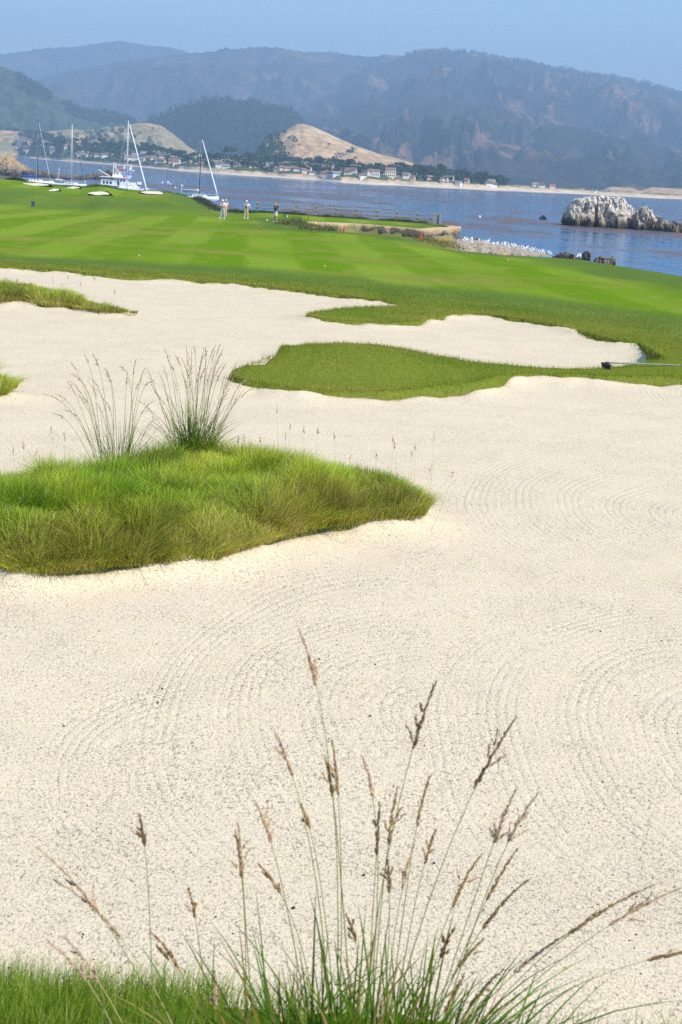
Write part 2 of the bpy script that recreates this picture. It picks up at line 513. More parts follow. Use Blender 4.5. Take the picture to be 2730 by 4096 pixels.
MAT['white_paint'] = plain('white_gelcoat', (0.78, 0.78, 0.77), 0.35, 0.06, 1.5)
MAT['grey_paint'] = plain('grey_gelcoat', (0.50, 0.52, 0.54), 0.4, 0.1, 1.5)
MAT['alu'] = plain('silver_mast', (0.66, 0.67, 0.68), 0.4, 0.05, 3.0)
MAT['dark_mast'] = plain('dark_mast', (0.030, 0.038, 0.050), 0.4, 0.1, 3.0)
MAT['blue_cover'] = plain('blue_canvas', (0.010, 0.085, 0.46), 0.7, 0.15, 3.0)
MAT['navy_cover'] = plain('navy_canvas', (0.012, 0.028, 0.13), 0.7, 0.15, 3.0)
MAT['sailcloth'] = plain('sailcloth', (0.80, 0.80, 0.80), 0.7, 0.05, 2.0)
MAT['red'] = plain('red_paint', (0.62, 0.035, 0.022), 0.5, 0.1)
MAT['red_brown'] = plain('rust_red', (0.42, 0.075, 0.025), 0.6, 0.1)
MAT['window'] = plain('dark_window', (0.02, 0.025, 0.03), 0.15, 0.1, spec=0.5)
MAT['wood'] = plain('weathered_wood', (0.30, 0.255, 0.19), 0.85, 0.3, 9.0)
MAT['dark_plastic'] = plain('dark_plastic', (0.030, 0.032, 0.034), 0.5, 0.2, 30.0)
MAT['handle'] = plain('grey_green_handle', (0.20, 0.235, 0.22), 0.45, 0.15, 12.0)
MAT['gull_white'] = plain('gull_white', (0.80, 0.80, 0.78), 0.8, 0.05)
MAT['post_blue'] = plain('slate_blue', (0.045, 0.075, 0.12), 0.6, 0.15)

# ------------------------------------------------------------------ sea
yy = np.concatenate([[-400, -50], 10 * (11000 / 10) ** np.linspace(0, 1, 60)])
xx = np.linspace(-1, 1, 41)
X = np.where(np.abs(xx) < 1, xx, xx)[None, :] * (600 + np.maximum(yy, 0)[:, None] * 0.95)
sv_ = np.stack([X, np.repeat(yy[:, None], 41, 1), np.zeros_like(X)], -1).reshape(-1, 3)
o = link('sea', mesh_np('sea', sv_, grid_faces(len(yy), 41), sea_mat()))
tag(o, 'blue sea with brown kelp streaks filling the bay', 'sea', kind='structure')

# ------------------------------------------------------------------ hills
def crest_fn(pts, D):
    P = np.array([(ray(u, v)[0], ray(u, v)[2]) for u, v in pts])
    o_ = np.argsort(P[:, 0])
    return lambda s: np.interp(s, P[o_, 0], P[o_, 1])

def ridge(name, label, pts, D, depth, mat, seed, amp=0.16, nf=26.0, umin=-420, umax=3150, nc=420, nr=54, back=0.35, edge=0.0, prof=1.15, jag=0.0):
    cf = crest_fn(pts, D)
    s = np.linspace(ray(umin, 500)[0], ray(umax, 500)[0], nc)
    t = np.concatenate([np.linspace(0, 1, nr), 1 + back * np.linspace(0.08, 1, 12)])
    S, T = np.meshgrid(s, t)
    H = cf(S) * D + CAM_Z
    H = H + jag * (fbm(S * nf * 14, S * 0 + seed, 0, 3, seed + 5)) * 1.0
    R = D - depth * (1 - np.minimum(T, 1)) + depth * np.maximum(T - 1, 0)
    # undulating spurs and gullies
    wx = S * nf * 0.8 + 1.1 * fbm(S * nf * 0.4, T * 2, 0, 3, seed + 3) + 2.6 * T * np.sin(S * 9 + seed)
    rid = 1 - np.abs(fbm(wx, T * 3.4 + 0.8 * fbm(S * nf * 0.5, T * 3, 0, 2, seed + 6), 0, 4, seed)) * 1.5
    f = np.minimum(T, 1)
    env = 4 * f * (1 - f)
    Z = H * np.where(T <= 1, f ** prof, 1 - 0.8 * (T - 1) / back) + H * amp * env * (rid - 0.4)
    Z += H * 0.05 * env * fbm(S * nf * 3, T * 8, 0, 4, seed + 9)
    # the ridge ends taper off
    if edge:
        Z = Z * ss(0, edge, (S - s[0]) / (s[-1] - s[0])) * ss(0, edge, (s[-1] - S) / (s[-1] - s[0])) - 3
    Z = np.where(T == 0, -2.0, np.maximum(Z, -2.0))
    V = np.stack([S * R, R, Z], -1).reshape(-1, 3)
    o = link(name, mesh_np(name, V, grid_faces(len(t), nc), mat))
    tag(o, label, 'hill', kind='structure')
    def hf(sx, tt):      # lookup used for planting trees
        i = np.clip(np.searchsorted(s, sx), 0, nc - 1); j = np.clip((np.asarray(tt) * (nr - 1)).astype(int), 0, nr - 1)
        return V.reshape(len(t), nc, 3)[j, i]
    return hf

ridge('hills', 'pale blue farthest ridge at the upper left', [(-600, 250), (-300, 232), (0, 218), (90, 205), (180, 192), (300, 186), (370, 177), (430, 168), (480, 162), (540, 172),
      (600, 183), (680, 188), (720, 197), (760, 212), (820, 226), (1000, 240), (1150, 225), (1240, 207), (1330, 206), (1390, 217), (1480, 240), (1900, 300), (3200, 500)],
      9400, 1700, MAT['hill_far'], 3, 0.12, 30, jag=4)
h_main = ridge('hills', 'long hazy main ridge behind the wooded knoll', [(-600, 480), (0, 360), (250, 292), (480, 247), (600, 232), (750, 215), (860, 202), (905, 190), (940, 195), (1050, 186), (1100, 188),
      (1180, 204), (1240, 210), (1330, 217), (1400, 222), (1480, 228), (1540, 218), (1590, 218), (1700, 235), (2000, 300), (3200, 560)],
      7200, 2300, MAT['hill_far'], 12, 0.28, 30, jag=4)
h_right = ridge('hills', 'broad wooded ridge sloping down to the right edge', [(-600, 640), (900, 560), (1200, 420), (1400, 300), (1500, 268), (1600, 232), (1670, 207), (1700, 203), (1780, 202), (1850, 206), (1960, 224),
      (2010, 232), (2030, 244), (2060, 240), (2110, 248), (2200, 270), (2300, 285), (2400, 300), (2500, 318), (2600, 338), (2680, 362), (2730, 378), (2900, 425), (3300, 520)],
      6400, 2900, MAT['hill'], 24, 0.30, 22, jag=4)
h_low = ridge('hills', 'lower chaparral spur with reddish bare patches', [(-600, 700), (900, 640), (1150, 560), (1300, 490), (1450, 432), (1600, 405), (1720, 398), (1850, 412), (2000, 440), (2200, 478), (2400, 520), (2730, 590), (3300, 700)],
      4600, 1900, MAT['hill'], 31, 0.32, 30, jag=3)
h_left = ridge('hills', 'green hillside with dark scrub at the left edge', [(-700, 150), (-300, 190), (0, 262), (40, 277), (100, 305), (160, 340), (200, 372), (250, 398), (290, 424), (330, 440), (450, 452), (520, 470), (600, 505), (760, 575), (1000, 660), (3300, 800)],
      3900, 760, MAT['hill_green'], 42, 0.16, 40, umax=1150, nc=240, jag=2)
h_knoll = ridge('hills', 'dark rounded wooded knoll in the middle distance', [(-600, 760), (300, 620), (480, 548), (560, 505), (600, 480), (650, 455), (750, 422), (850, 396), (900, 392), (1000, 402), (1100, 418), (1160, 440), (1200, 470), (1260, 530),
      (1400, 585), (1600, 640), (2000, 740), (3300, 860)], 3700, 800, MAT['hill_wood'], 51, 0.12, 60, umin=150, umax=2000, nc=300, jag=7)
h_gold = ridge('hills', 'bare golden grass slope right of the wooded knoll', [(-600, 900), (1010, 640), (1070, 552), (1120, 535), (1160, 512), (1188, 496), (1212, 494), (1250, 505), (1330, 541), (1420, 581), (1520, 616), (1585, 632), (1700, 668), (1900, 720), (3300, 900)],
      2050, 330, MAT['gold'], 60, 0.015, 50, umin=980, umax=1950, nc=200, prof=0.9)
h_field = ridge('hills', 'golden field below the green hillside at left', [(-700, 545), (0, 520), (100, 526), (200, 524), (300, 516), (345, 522), (400, 514), (430, 506), (480, 506), (520, 498), (560, 492), (600, 492), (650, 504), (700, 540), (760, 590), (850, 640), (3300, 900)],
      2950, 320, MAT['gold2'], 66, 0.05, 60, umax=860, nc=200, prof=1.0)
ridge('hills', 'low golden meadows behind the right-hand beach', [(-600, 1000), (2250, 790), (2400, 768), (2440, 746), (2520, 750), (2560, 763), (2610, 748), (2690, 753), (2780, 756), (2900, 760), (3300, 800)],
      2350, 230, MAT['gold'], 71, 0.05, 80, umin=2200, umax=3150, nc=120, prof=0.9)

# ------------------------------------------------------------------ far shore with its town
SH = [(-500, 590), (-200, 606), (0, 622), (120, 633), (247, 644), (450, 660), (574, 670), (717, 684), (900, 697), (1027, 705), (1150, 713), (1270, 721), (1365, 731), (1474, 738), (1600, 742),
      (1700, 748), (1800, 753), (1900, 757), (2009, 762), (2100, 766), (2300, 776), (2500, 786), (2730, 797), (3000, 812), (3300, 830)]
TL = [(-500, 470), (-200, 490), (0, 503), (115, 515), (247, 540), (356, 566), (425, 556), (574, 574), (631, 573), (717, 600), (900, 612), (932, 606), (1027, 610), (1150, 618), (1270, 622), (1334, 622),
      (1410, 636), (1474, 641), (1600, 647), (1665, 651), (1700, 648), (1805, 662), (1884, 685), (1963, 698), (2009, 718), (2041, 735), (2100, 748), (2300, 765), (2500, 776), (2730, 786), (3000, 800), (3300, 815)]
sh_s = np.array([ray(*p)[0] for p in SH]); sh_d = np.array([at_z(p[0], p[1], 0.0)[1] for p in SH])
tl_s = np.array([ray(*p)[0] for p in TL]); tl_e = np.array([ray(*p)[2] for p in TL])
SHELF_W = 330.0
def shore_d(s): return np.interp(s, sh_s, sh_d)
def shelf_top(s): return np.interp(s, tl_s, tl_e) * (shore_d(s) + SHELF_W) + CAM_Z
def shelf_z(s, q):
    """ground height a distance q behind the shoreline"""
    s = np.asarray(s, float); q = np.asarray(q, float)
    top = np.maximum(shelf_top(s) - 9.0, 4.2)
    bl = 3.2 + 1.6 * fbm(s * 120, q * 0.0, 0, 3, 5)
    bq = 24 + 14 * fbm(s * 60, s * 0, 0, 3, 8)
    z = np.where(q < bq, q / bq * 1.7, 1.7 + np.minimum(bl, top - 2) * ss(0, 12, q - bq))
    z = np.where(q > bq + 12, z + (top - np.minimum(bl, top - 2) - 1.7) * np.clip((q - bq - 12) / (SHELF_W - bq - 12), 0, 1) ** 0.85, z)
    z = np.where(q > SHELF_W, z - (top - 3.0) * ss(0, 500, q - SHELF_W), z)
    return z + np.where(q > bq + 12, 1.0 * fbm(s * 200, q * 0.02, 0, 3, 2), 0.05 * fbm(s * 300, q * .2, 0, 2, 3))
s = np.linspace(ray(-420, 600)[0], ray(3150, 600)[0], 620)
q = np.concatenate([[-25], np.linspace(0, 60, 22), np.linspace(70, 800, 30)])
S, Q = np.meshgrid(s, q)
Zs = shelf_z(S, np.maximum(Q, 0)); Zs[0] = -1.5
R = shore_d(S) + Q
o = link('far_shore', mesh_np('far_shore', np.stack([S * R, R, Zs], -1).reshape(-1, 3), grid_faces(len(q), len(s)), MAT['shelf']))
tag(o, 'far sandy shore with low bluffs below the town', 'shore', kind='structure')

# ------------------------------------------------------------------ golf land: heights
def bump_g(x, y, cx, cy_, sx, sy, h): return h * np.exp(-((x - cx) / sx) ** 2 - ((y - cy_) / sy) ** 2)
CR_U = np.array([-500, 0, 75, 195, 321, 380, 402, 430, 488, 560, 660, 717, 804, 861, 900, 950, 3000])
CR_V = np.array([690, 718, 724, 741, 751, 746, 744, 747, 759, 764, 767, 776, 799, 811, 822, 832, 955])
CR_Y = 200.0
_cr = np.array([at_y(u, v, CR_Y) for u, v in zip(CR_U, CR_V)])
def zf0(x, y):
    return CAM_Z - (4.0 + 0.0099 * np.clip(y - 40, 0, 95))
HB = at_y(1391, 1375, 27.4)
def zf(x, y):
    x = np.asarray(x, float); y = np.asarray(y, float)
    b = zf0(x, y)
    cz = np.interp(x * CR_Y / np.maximum(y, 100), _cr[:, 0], _cr[:, 2])
    k = ss(120, CR_Y, y)
    left = ss(-9, -22, x * CR_Y / np.maximum(y, 100))
    b = b + (cz - b) * k * left
    b = b - 0.30 * ss(-16, -30, x * CR_Y / np.maximum(y, 100)) * ss(100, 140, y) * (1 - ss(145, 192, y))
    b = b + 0.16 * ss(48, 75, y) * (1 - 0.6 * k) * fbm(x * 0.06, y * 0.035, 0, 3, 4)
    # small moguls on the far mound
    b = b + 0.30 * left * ss(130, 160, y) * (1 - ss(188, 199, y)) * fbm(x * 0.13, y * 0.06, 0, 2, 14)
    # the hump of the leaf-shaped tongue
    b = b + bump_g(x, y, HB[0] - 0.1, HB[1] + 1.35, 2.7, 1.15, 0.58)
    b = b + bump_g(x, y, HB[0] + 9.0, HB[1] + 6.5, 5.5, 2.5, 0.30)
    return b
def sand0(x, y):
    x = np.asarray(x, float); y = np.asarray(y, float)
    return (CAM_Z - 4.22 + 0.05 * ss(14, 34, y) - 0.0099 * np.clip(y - 40, 0, 95) + 0.022 * fbm(x * 0.20, y * 0.20, 0, 2, 21)
            + 0.10 * ss(9, 6.5, y))

EDGE = [(-700, 1020), (-350, 1042), (0, 1065), (120, 1070), (270, 1083), (374, 1094), (557, 1106), (700, 1112), (810, 1120), (1001, 1138), (1132, 1152), (1287, 1170), (1443, 1190), (1557, 1208), (1622, 1215),
        (1612, 1219), (1568, 1222), (1412, 1228), (1308, 1238), (1235, 1249), (1216, 1260), (1256, 1272), (1360, 1281), (1464, 1288), (1599, 1292), (1672, 1286), (1744, 1270), (1828, 1255), (1900, 1253), (1984, 1260),
        (2046, 1272), (2098, 1278), (2171, 1291), (2254, 1309), (2327, 1327), (2399, 1346), (2472, 1364), (2555, 1376), (2597, 1395), (2623, 1416), (2655, 1430),
        (2640, 1436), (2555, 1447), (2451, 1462), (2337, 1469), (2191, 1466), (2036, 1455), (1932, 1447), (1828, 1431), (1724, 1411), (1620, 1390), (1516, 1376), (1391, 1369), (1287, 1371), (1183, 1382),
        (1088, 1412), (1001, 1444), (923, 1470), (905, 1487), (923, 1505), (984, 1522), (1132, 1546), (1256, 1561), (1391, 1568), (1547, 1571), (1641, 1567), (1724, 1557), (1828, 1546), (1932, 1535), (1984, 1520),
        (2036, 1504), (2139, 1494), (2243, 1499), (2347, 1501), (2451, 1507), (2555, 1509), (2730, 1511), (2950, 1516), (3300, 1530)]
edge_w = smooth_poly([on_surf(u, v, zf, 8, 90)[:2] for u, v in EDGE], 0.2)
_wob = 0.05 * fbm(edge_w[:, 0] * 1.6, edge_w[:, 1] * 1.6, 0, 3, 33) + 0.05 * fbm(edge_w[:, 0] * 4.5, edge_w[:, 1] * 4.5, 0, 2, 34)
edge_w = edge_w + np.stack([_wob, _wob * 0.8], 1)
COAST_R = [(3300, 1215), (3000, 1145), (2730, 1095), (2620, 1081), (2469, 1058), (2377, 1042), (2291, 1035), (2094, 1019), (1963, 1006), (1818, 990), (1766, 966), (1700, 958), (1620, 951), (1540, 944), (1440, 937), (1340, 927), (1270, 915), (1205, 902)]
PLAT = [(1222, 884), (1330, 889), (1420, 893), (1502, 899), (1600, 907), (1703, 914), (1750, 911), (1792, 909)]
coast_w = [on_surf(u, v, zf0, 20, 240)[:2] for u, v in COAST_R]
plat_w = [at_z(u, v, CAM_Z - 4.94)[:2] for u, v in PLAT]
f0 = at_z(1026, 843, CAM_Z - 4.93); f1 = at_z(1752, 892, CAM_Z - 4.93)
back_w = [(plat_w[-1][0] + 0.6, plat_w[-1][1] + 2.5), (f1[0] + 1.2, f1[1] + 2.2), (f0[0] - 1, f0[1] + 3), (f0[0] - 5, f0[1] + 8), (-21, 192), (-24, 207), (-50, 210), (-150, 214)]
coast_sm = np.concatenate([smooth_poly(coast_w + plat_w, 0.6), np.array(back_w)])
LAND = np.concatenate([edge_w[::-1][:1] + [[20, 0]], coast_sm, [[-220, 200], [-60, 38]], edge_w])
# polygon of all grass land beyond the bunker: coast out, bunker edge in
LAND = np.concatenate([[edge_w[-1] + np.array([25, 4.0])], [[60, 50]], coast_sm, [[-150, 60]], [edge_w[0] + np.array([-25, -1.0])], edge_w])
COASTP = np.concatenate([[[80, 5]], [[75, 50]], coast_sm, [[-200, 100]], [[-200, 5]]])
SAND_CLOSE = 1
SANDP = np.concatenate([edge_w, [[edge_w[-1][0] + 25, edge_w[-1][1] + 4]], [[60, 2]], [[-60, 2]], [[edge_w[0][0] - 25, edge_w[0][1] - 1]]])

def edge_z(x, y, d, top, bottom, w_=0.10):
    """rounded turf lip: d > 0 on the grass side"""
    lip = ss(-0.06, w_, d)
    return bottom + (top - bottom) * lip

def land_grid(rows, cols):
    Yg = rows[:, None] + np.zeros(len(cols))
    Xg = Yg * cols[None, :]
    return Xg, Yg
rows = np.concatenate([21.5 * (52 / 21.5) ** np.linspace(0, 1, 330)[:-1], 52 * (228 / 52) ** np.linspace(0, 1, 300)])
cols = np.linspace(-0.36, 0.36, 620)
Xg, Yg = land_grid(rows, cols)
dS = poly_sdf(Xg, Yg, SANDP)          # >0 in the bunker
dC = poly_sdf(Xg, Yg, COASTP)
top = zf(Xg, Yg)
Z = edge_z(Xg, Yg, -dS, top, sand0(Xg, Yg) - 0.35, 0.12)
near_sand = dS > -3
dc = np.minimum(dC, 8)
Zc = np.where(dC > 0, top - 0.25 * np.exp(-dC / 0.5) , top - 0.25 - 2.6 * np.abs(dC))
Z = np.where(dC < 4, np.minimum(Z, Zc), Z)
Z = np.maximum(Z, -1.6)
# zones: rough around the bunker, at the coast and on the mound
fb = fbm(Xg * 0.15, Yg * 0.08, 0, 3, 77)
rough = np.clip(ss(9.5, 6.0, -dS + fb * 1.5) + ss(7.0, 3.0, dC + fb * 3), 0, 1)
rough = np.maximum(rough, ss(-8, -20, Xg) * ss(135, 150, Yg) * ss(182, 165, Yg) * (0.75 + 0.25 * fb))
lipz = np.clip(ss(3.0, 0.6, -dS + fb * 0.5), 0, 1)
lipz = np.maximum(lipz, ss(30.3, 28.0, Yg + 0 * Xg) * ss(0.36, 0.0, cols[None, :] - 0.0))
earth = np.clip(ss(0.25, -0.3, dC) + 0.75 * ss(3.5, 0.5, dC + fb) * ss(88, 96, Yg) * ss(118, 108, Yg), 0, 1)
earth = np.maximum(earth, 0.8 * ss(0.09, 0.0, -dS) * (0.5 + 0.5 * (fbm(Xg * 2.1, Yg * 2.1, 0, 2, 78) > -0.1)))
keep = ~((dS > 0.7) | ((dC < -6) & (Z < -1.4)))
fidx = grid_faces(len(rows), len(cols))
kf = keep.ravel()[fidx].any(1)
colv = np.stack([rough, lipz, earth], -1).reshape(-1, 3)
o = link('fairway', mesh_np('fairway', np.stack([Xg, Yg, Z], -1).reshape(-1, 3), fidx[kf], MAT['turf'], col=colv))
tag(o, 'striped green fairway running out to the sea cliffs', 'fairway', kind='structure')

# ------------------------------------------------------------------ grass islands in the sand
def isl_poly(front, back, hf, hb):
    f = [at_z(u, v, CAM_Z - 4.18 + hf)[:2] for u, v in front]
    b = [at_z(u, v, CAM_Z - 4.18 + hb)[:2] for u, v in back]
    P = smooth_poly(f + b, 0.15, True)
    wb = 0.05 * fbm(P[:, 0] * 2.2, P[:, 1] * 2.2, 0, 3, 9)
    return P + np.stack([wb, wb], 1)
E_F = [(-420, 2235), (-150, 2262), (0, 2266), (64, 2284), (191, 2292), (255, 2284), (319, 2272), (415, 2265), (606, 2252), (765, 2238), (893, 2230), (983, 2200), (1091, 2168), (1200, 2136), (1315, 2112), (1429, 2098), (1506, 2080), (1602, 2080), (1680, 2066), (1706, 2046)]
E_B = [(1706, 2004), (1684, 1958), (1625, 1925), (1538, 1912), (1400, 1895), (1283, 1880), (1110, 1855), (900, 1832), (700, 1832), (560, 1855), (420, 1885), (300, 1906), (128, 1922), (0, 1932), (-150, 1940), (-420, 1950)]
C_F = [(-450, 1188), (-200, 1200), (0, 1213), (87, 1213), (174, 1226), (287, 1235), (348, 1247), (435, 1257), (487, 1256), (545, 1259)]
C_B = [(546, 1246), (487, 1230), (392, 1213), (287, 1183), (157, 1163), (0, 1160), (-200, 1150), (-450, 1140)]
D_F = [(-350, 1560), (-150, 1580), (0, 1583), (40, 1578), (66, 1556)]
D_B = [(60, 1530), (30, 1512), (0, 1500), (-150, 1490), (-350, 1480)]
E_P = isl_poly(E_F, E_B, 0.16, 0.34)
C_P = isl_poly(C_F, C_B, 0.10, 0.22)
D_P = isl_poly(D_F, D_B, 0.10, 0.25)
def island_fn(P, lip, rise, run):
    def fn(x, y, d=None):
        if d is None: d = poly_sdf(x, y, P)
        return sand0(x, y) + lip * ss(-0.25, 0.0, d) + rise * ss(0, run, d) + 0.07 * ss(0, 0.4, d) * fbm(x * 1.3, y * 1.3, 0, 3, 40)
    return fn
E_fn = island_fn(E_P, 0.20, 0.28, 0.7)
C_fn = island_fn(C_P, 0.14, 0.22, 1.2)
D_fn = island_fn(D_P, 0.14, 0.25, 1.0)
def isl_mesh(name, label, P, fn, step):
    x0, y0 = P.min(0) - 0.3; x1, y1 = P.max(0) + 0.3
    xs = np.arange(x0, x1, step); ys = np.arange(y0, y1, step)
    X, Y = np.meshgrid(xs, ys)
    d = poly_sdf(X, Y, P)
    Z = np.where(d > 0.05, fn(X, Y, d) - 0.02, sand0(X, Y) - 0.12)
    fi = grid_faces(len(ys), len(xs)); k = (d > -0.08).ravel()[fi].any(1)
    c = np.zeros((X.size, 3)); c[:, 0] = 0.5; c[:, 1] = 1.0; c[:, 2] = 0.35
    o = link(name, mesh_np(name, np.stack([X, Y, Z], -1).reshape(-1, 3), fi[k], MAT['turf'], col=c))
    return tag(o, label, 'mound', kind='structure')
isl_mesh('grass_mound', 'low soil mound under the large shaggy grass island', E_P, E_fn, 0.07)
isl_mesh('grass_mound', 'low soil strip under the farther rough grass island', C_P, C_fn, 0.12)
isl_mesh('grass_mound', 'low soil mound under the small tuft at left', D_P, D_fn, 0.1)

# foreground bank the photographer stands on
def bank_z(x, y): return CAM_Z - 1.6 - 0.13 * y - 0.034 * y * y + 0.05 * fbm(x * 1.2, y * 1.2, 0, 3, 50)
F_E = [(-700, 3895), (-300, 3925), (0, 3945), (300, 3965), (600, 3985), (1000, 4025), (1400, 4050), (1800, 4085), (2200, 4130), (2730, 4150), (3400, 4160)]
f_edge = smooth_poly([on_surf(u, v, lambda x, y: bank_z(x, y), 0.5, 12)[:2] for u, v in F_E], 0.1)
F_P = np.concatenate([f_edge, [[8, f_edge[-1][1] - 0.2]], [[8, -2.5]], [[-8, -2.5]], [[-8, f_edge[0][1]]]])
xs = np.arange(-6, 6, 0.08); ys = np.arange(-2.0, 6.6, 0.08)
X, Y = np.meshgrid(xs, ys)
dF = poly_sdf(X, Y, F_P)
Z = np.where(dF > 0, bank_z(X, Y), bank_z(X, Y) - 1.3 * np.minimum(-dF, 1.2))
Z = np.maximum(Z, sand0(X, Y) - 0.2)
c = np.zeros((X.size, 3)); c[:, 0] = 0.6; c[:, 1] = 1.0; c[:, 2] = 0.25
fi = grid_faces(len(ys), len(xs)); k = (dF > -0.35).ravel()[fi].any(1)
o = link('grass_bank', mesh_np('grass_bank', np.stack([X, Y, Z], -1).reshape(-1, 3), fi[k], MAT['turf'], col=c))
tag(o, 'grassy bank at the near edge of the bunker', 'bank', kind='structure')

# ------------------------------------------------------------------ bunker sand
def pl(u, v): return at_z(u, v, CAM_Z - 4.2)
_c1 = pl(2950, 2080); _c2 = pl(1750, 2860); _c3 = pl(760, 3080); _c4 = pl(3050, 2010); _c5 = pl(420, 1760); _c6 = pl(3150, 3050); _c7 = pl(3050, 1620)
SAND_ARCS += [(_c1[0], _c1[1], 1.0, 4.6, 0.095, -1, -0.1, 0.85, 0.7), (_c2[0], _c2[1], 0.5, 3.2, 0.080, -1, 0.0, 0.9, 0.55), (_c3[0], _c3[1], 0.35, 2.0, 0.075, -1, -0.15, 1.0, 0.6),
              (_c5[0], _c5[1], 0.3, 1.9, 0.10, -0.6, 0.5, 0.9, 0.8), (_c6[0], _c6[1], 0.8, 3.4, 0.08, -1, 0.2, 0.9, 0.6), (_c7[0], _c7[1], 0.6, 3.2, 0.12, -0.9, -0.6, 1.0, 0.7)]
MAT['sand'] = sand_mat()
rows = 4.4 * (62 / 4.4) ** np.linspace(0, 1, 430)
cols = np.linspace(-0.46, 0.46, 520)
Xs, Ys = land_grid(rows, cols)
dB = poly_sdf(Xs, Ys, SANDP)
dE = poly_sdf(Xs, Ys, E_P); dCi = poly_sdf(Xs, Ys, C_P); dD = poly_sdf(Xs, Ys, D_P); dFb = poly_sdf(Xs, Ys, F_P)
def berm(d, h, w_): return h * np.exp(-np.maximum(-d, 0) / w_)
wig = 0.75 + 0.5 * fbm(Xs * 1.1, Ys * 1.1, 0, 3, 61)
Zs = sand0(Xs, Ys)
Zs = Zs + np.maximum.reduce([berm(-dB, 0.13, 0.30) * wig, berm(dE, 0.18, 0.22) * wig, berm(dCi, 0.13, 0.35) * wig, berm(dD, 0.10, 0.25) * wig])
Zs = Zs + 0.005 * fbm(Xs * 2.6, Ys * 2.6, 0, 3, 63)
# wind-swept bank below the far lip of the right-hand bay
Zs = Zs - 0.6 * ss(0.15, 0.7, -dB) - 0.3 * ss(0.12, 0.5, dE) - 0.3 * ss(0.12, 0.5, dCi) - 0.3 * ss(0.12, 0.5, dD)
fi = grid_faces(len(rows), len(cols)); k = (dB > -1.2).ravel()[fi].any(1)
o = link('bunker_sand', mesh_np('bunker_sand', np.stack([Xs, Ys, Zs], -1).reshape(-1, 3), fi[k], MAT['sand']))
tag(o, 'pale raked sand of the large bunker', 'sand', kind='structure')

# ------------------------------------------------------------------ grass
def blades(P, L, W, ang, lean, c0, c1, lev=3, facing=None):
    """curved tapering blades; P roots (n,3), ang lean direction, c0/c1 root and tip colours"""
    n = len(P)
    if facing is None:
        facing = rng.uniform(0, math.pi, n)
    ts = np.linspace(0, 1, lev + 1)
    ld = np.stack([np.cos(ang), np.sin(ang), np.zeros(n)], 1)
    wd = np.stack([np.cos(facing), np.sin(facing), np.zeros(n)], 1)
    V = []; Cc = []
    for i, t in enumerate(ts):
        ctr = P + ld * (L * lean * t ** 1.7)[:, None]
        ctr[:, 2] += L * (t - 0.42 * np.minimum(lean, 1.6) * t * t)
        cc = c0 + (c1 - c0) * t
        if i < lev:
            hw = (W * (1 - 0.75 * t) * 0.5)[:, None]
            V += [ctr - wd * hw, ctr + wd * hw]; Cc += [cc, cc]
        else:
            V.append(ctr); Cc.append(cc)
    k = 2 * lev + 1
    V = np.stack(V, 1).reshape(-1, 3); Cc = np.stack(Cc, 1).reshape(-1, 3)
    f = []
    for i in range(lev - 1):
        a = 2 * i
        f += [(a, a + 1, a + 3), (a, a + 3, a + 2)]
    f.append((2 * lev - 2, 2 * lev - 1, 2 * lev))
    Fc = (np.arange(n)[:, None, None] * k + np.array(f)[None]).reshape(-1, 3)
    return V, Fc, Cc

def lerp_col(a, b, t): return np.asarray(a)[None] + (np.asarray(b) - np.asarray(a))[None] * t[:, None]

def grad_out(x, y, P):
    e = 0.05
    d = poly_sdf(x, y, P)
    gx = poly_sdf(x + e, y, P) - d; gy = poly_sdf(x, y + e, P) - d
    return d, np.arctan2(-gy, -gx)          # outward direction

GREEN_D, GREEN, GREEN_Y, OLIVE, STRAW = (0.105, 0.215, 0.014), (0.265, 0.450, 0.022), (0.490, 0.580, 0.045), (0.44, 0.435, 0.05), (0.74, 0.62, 0.32)

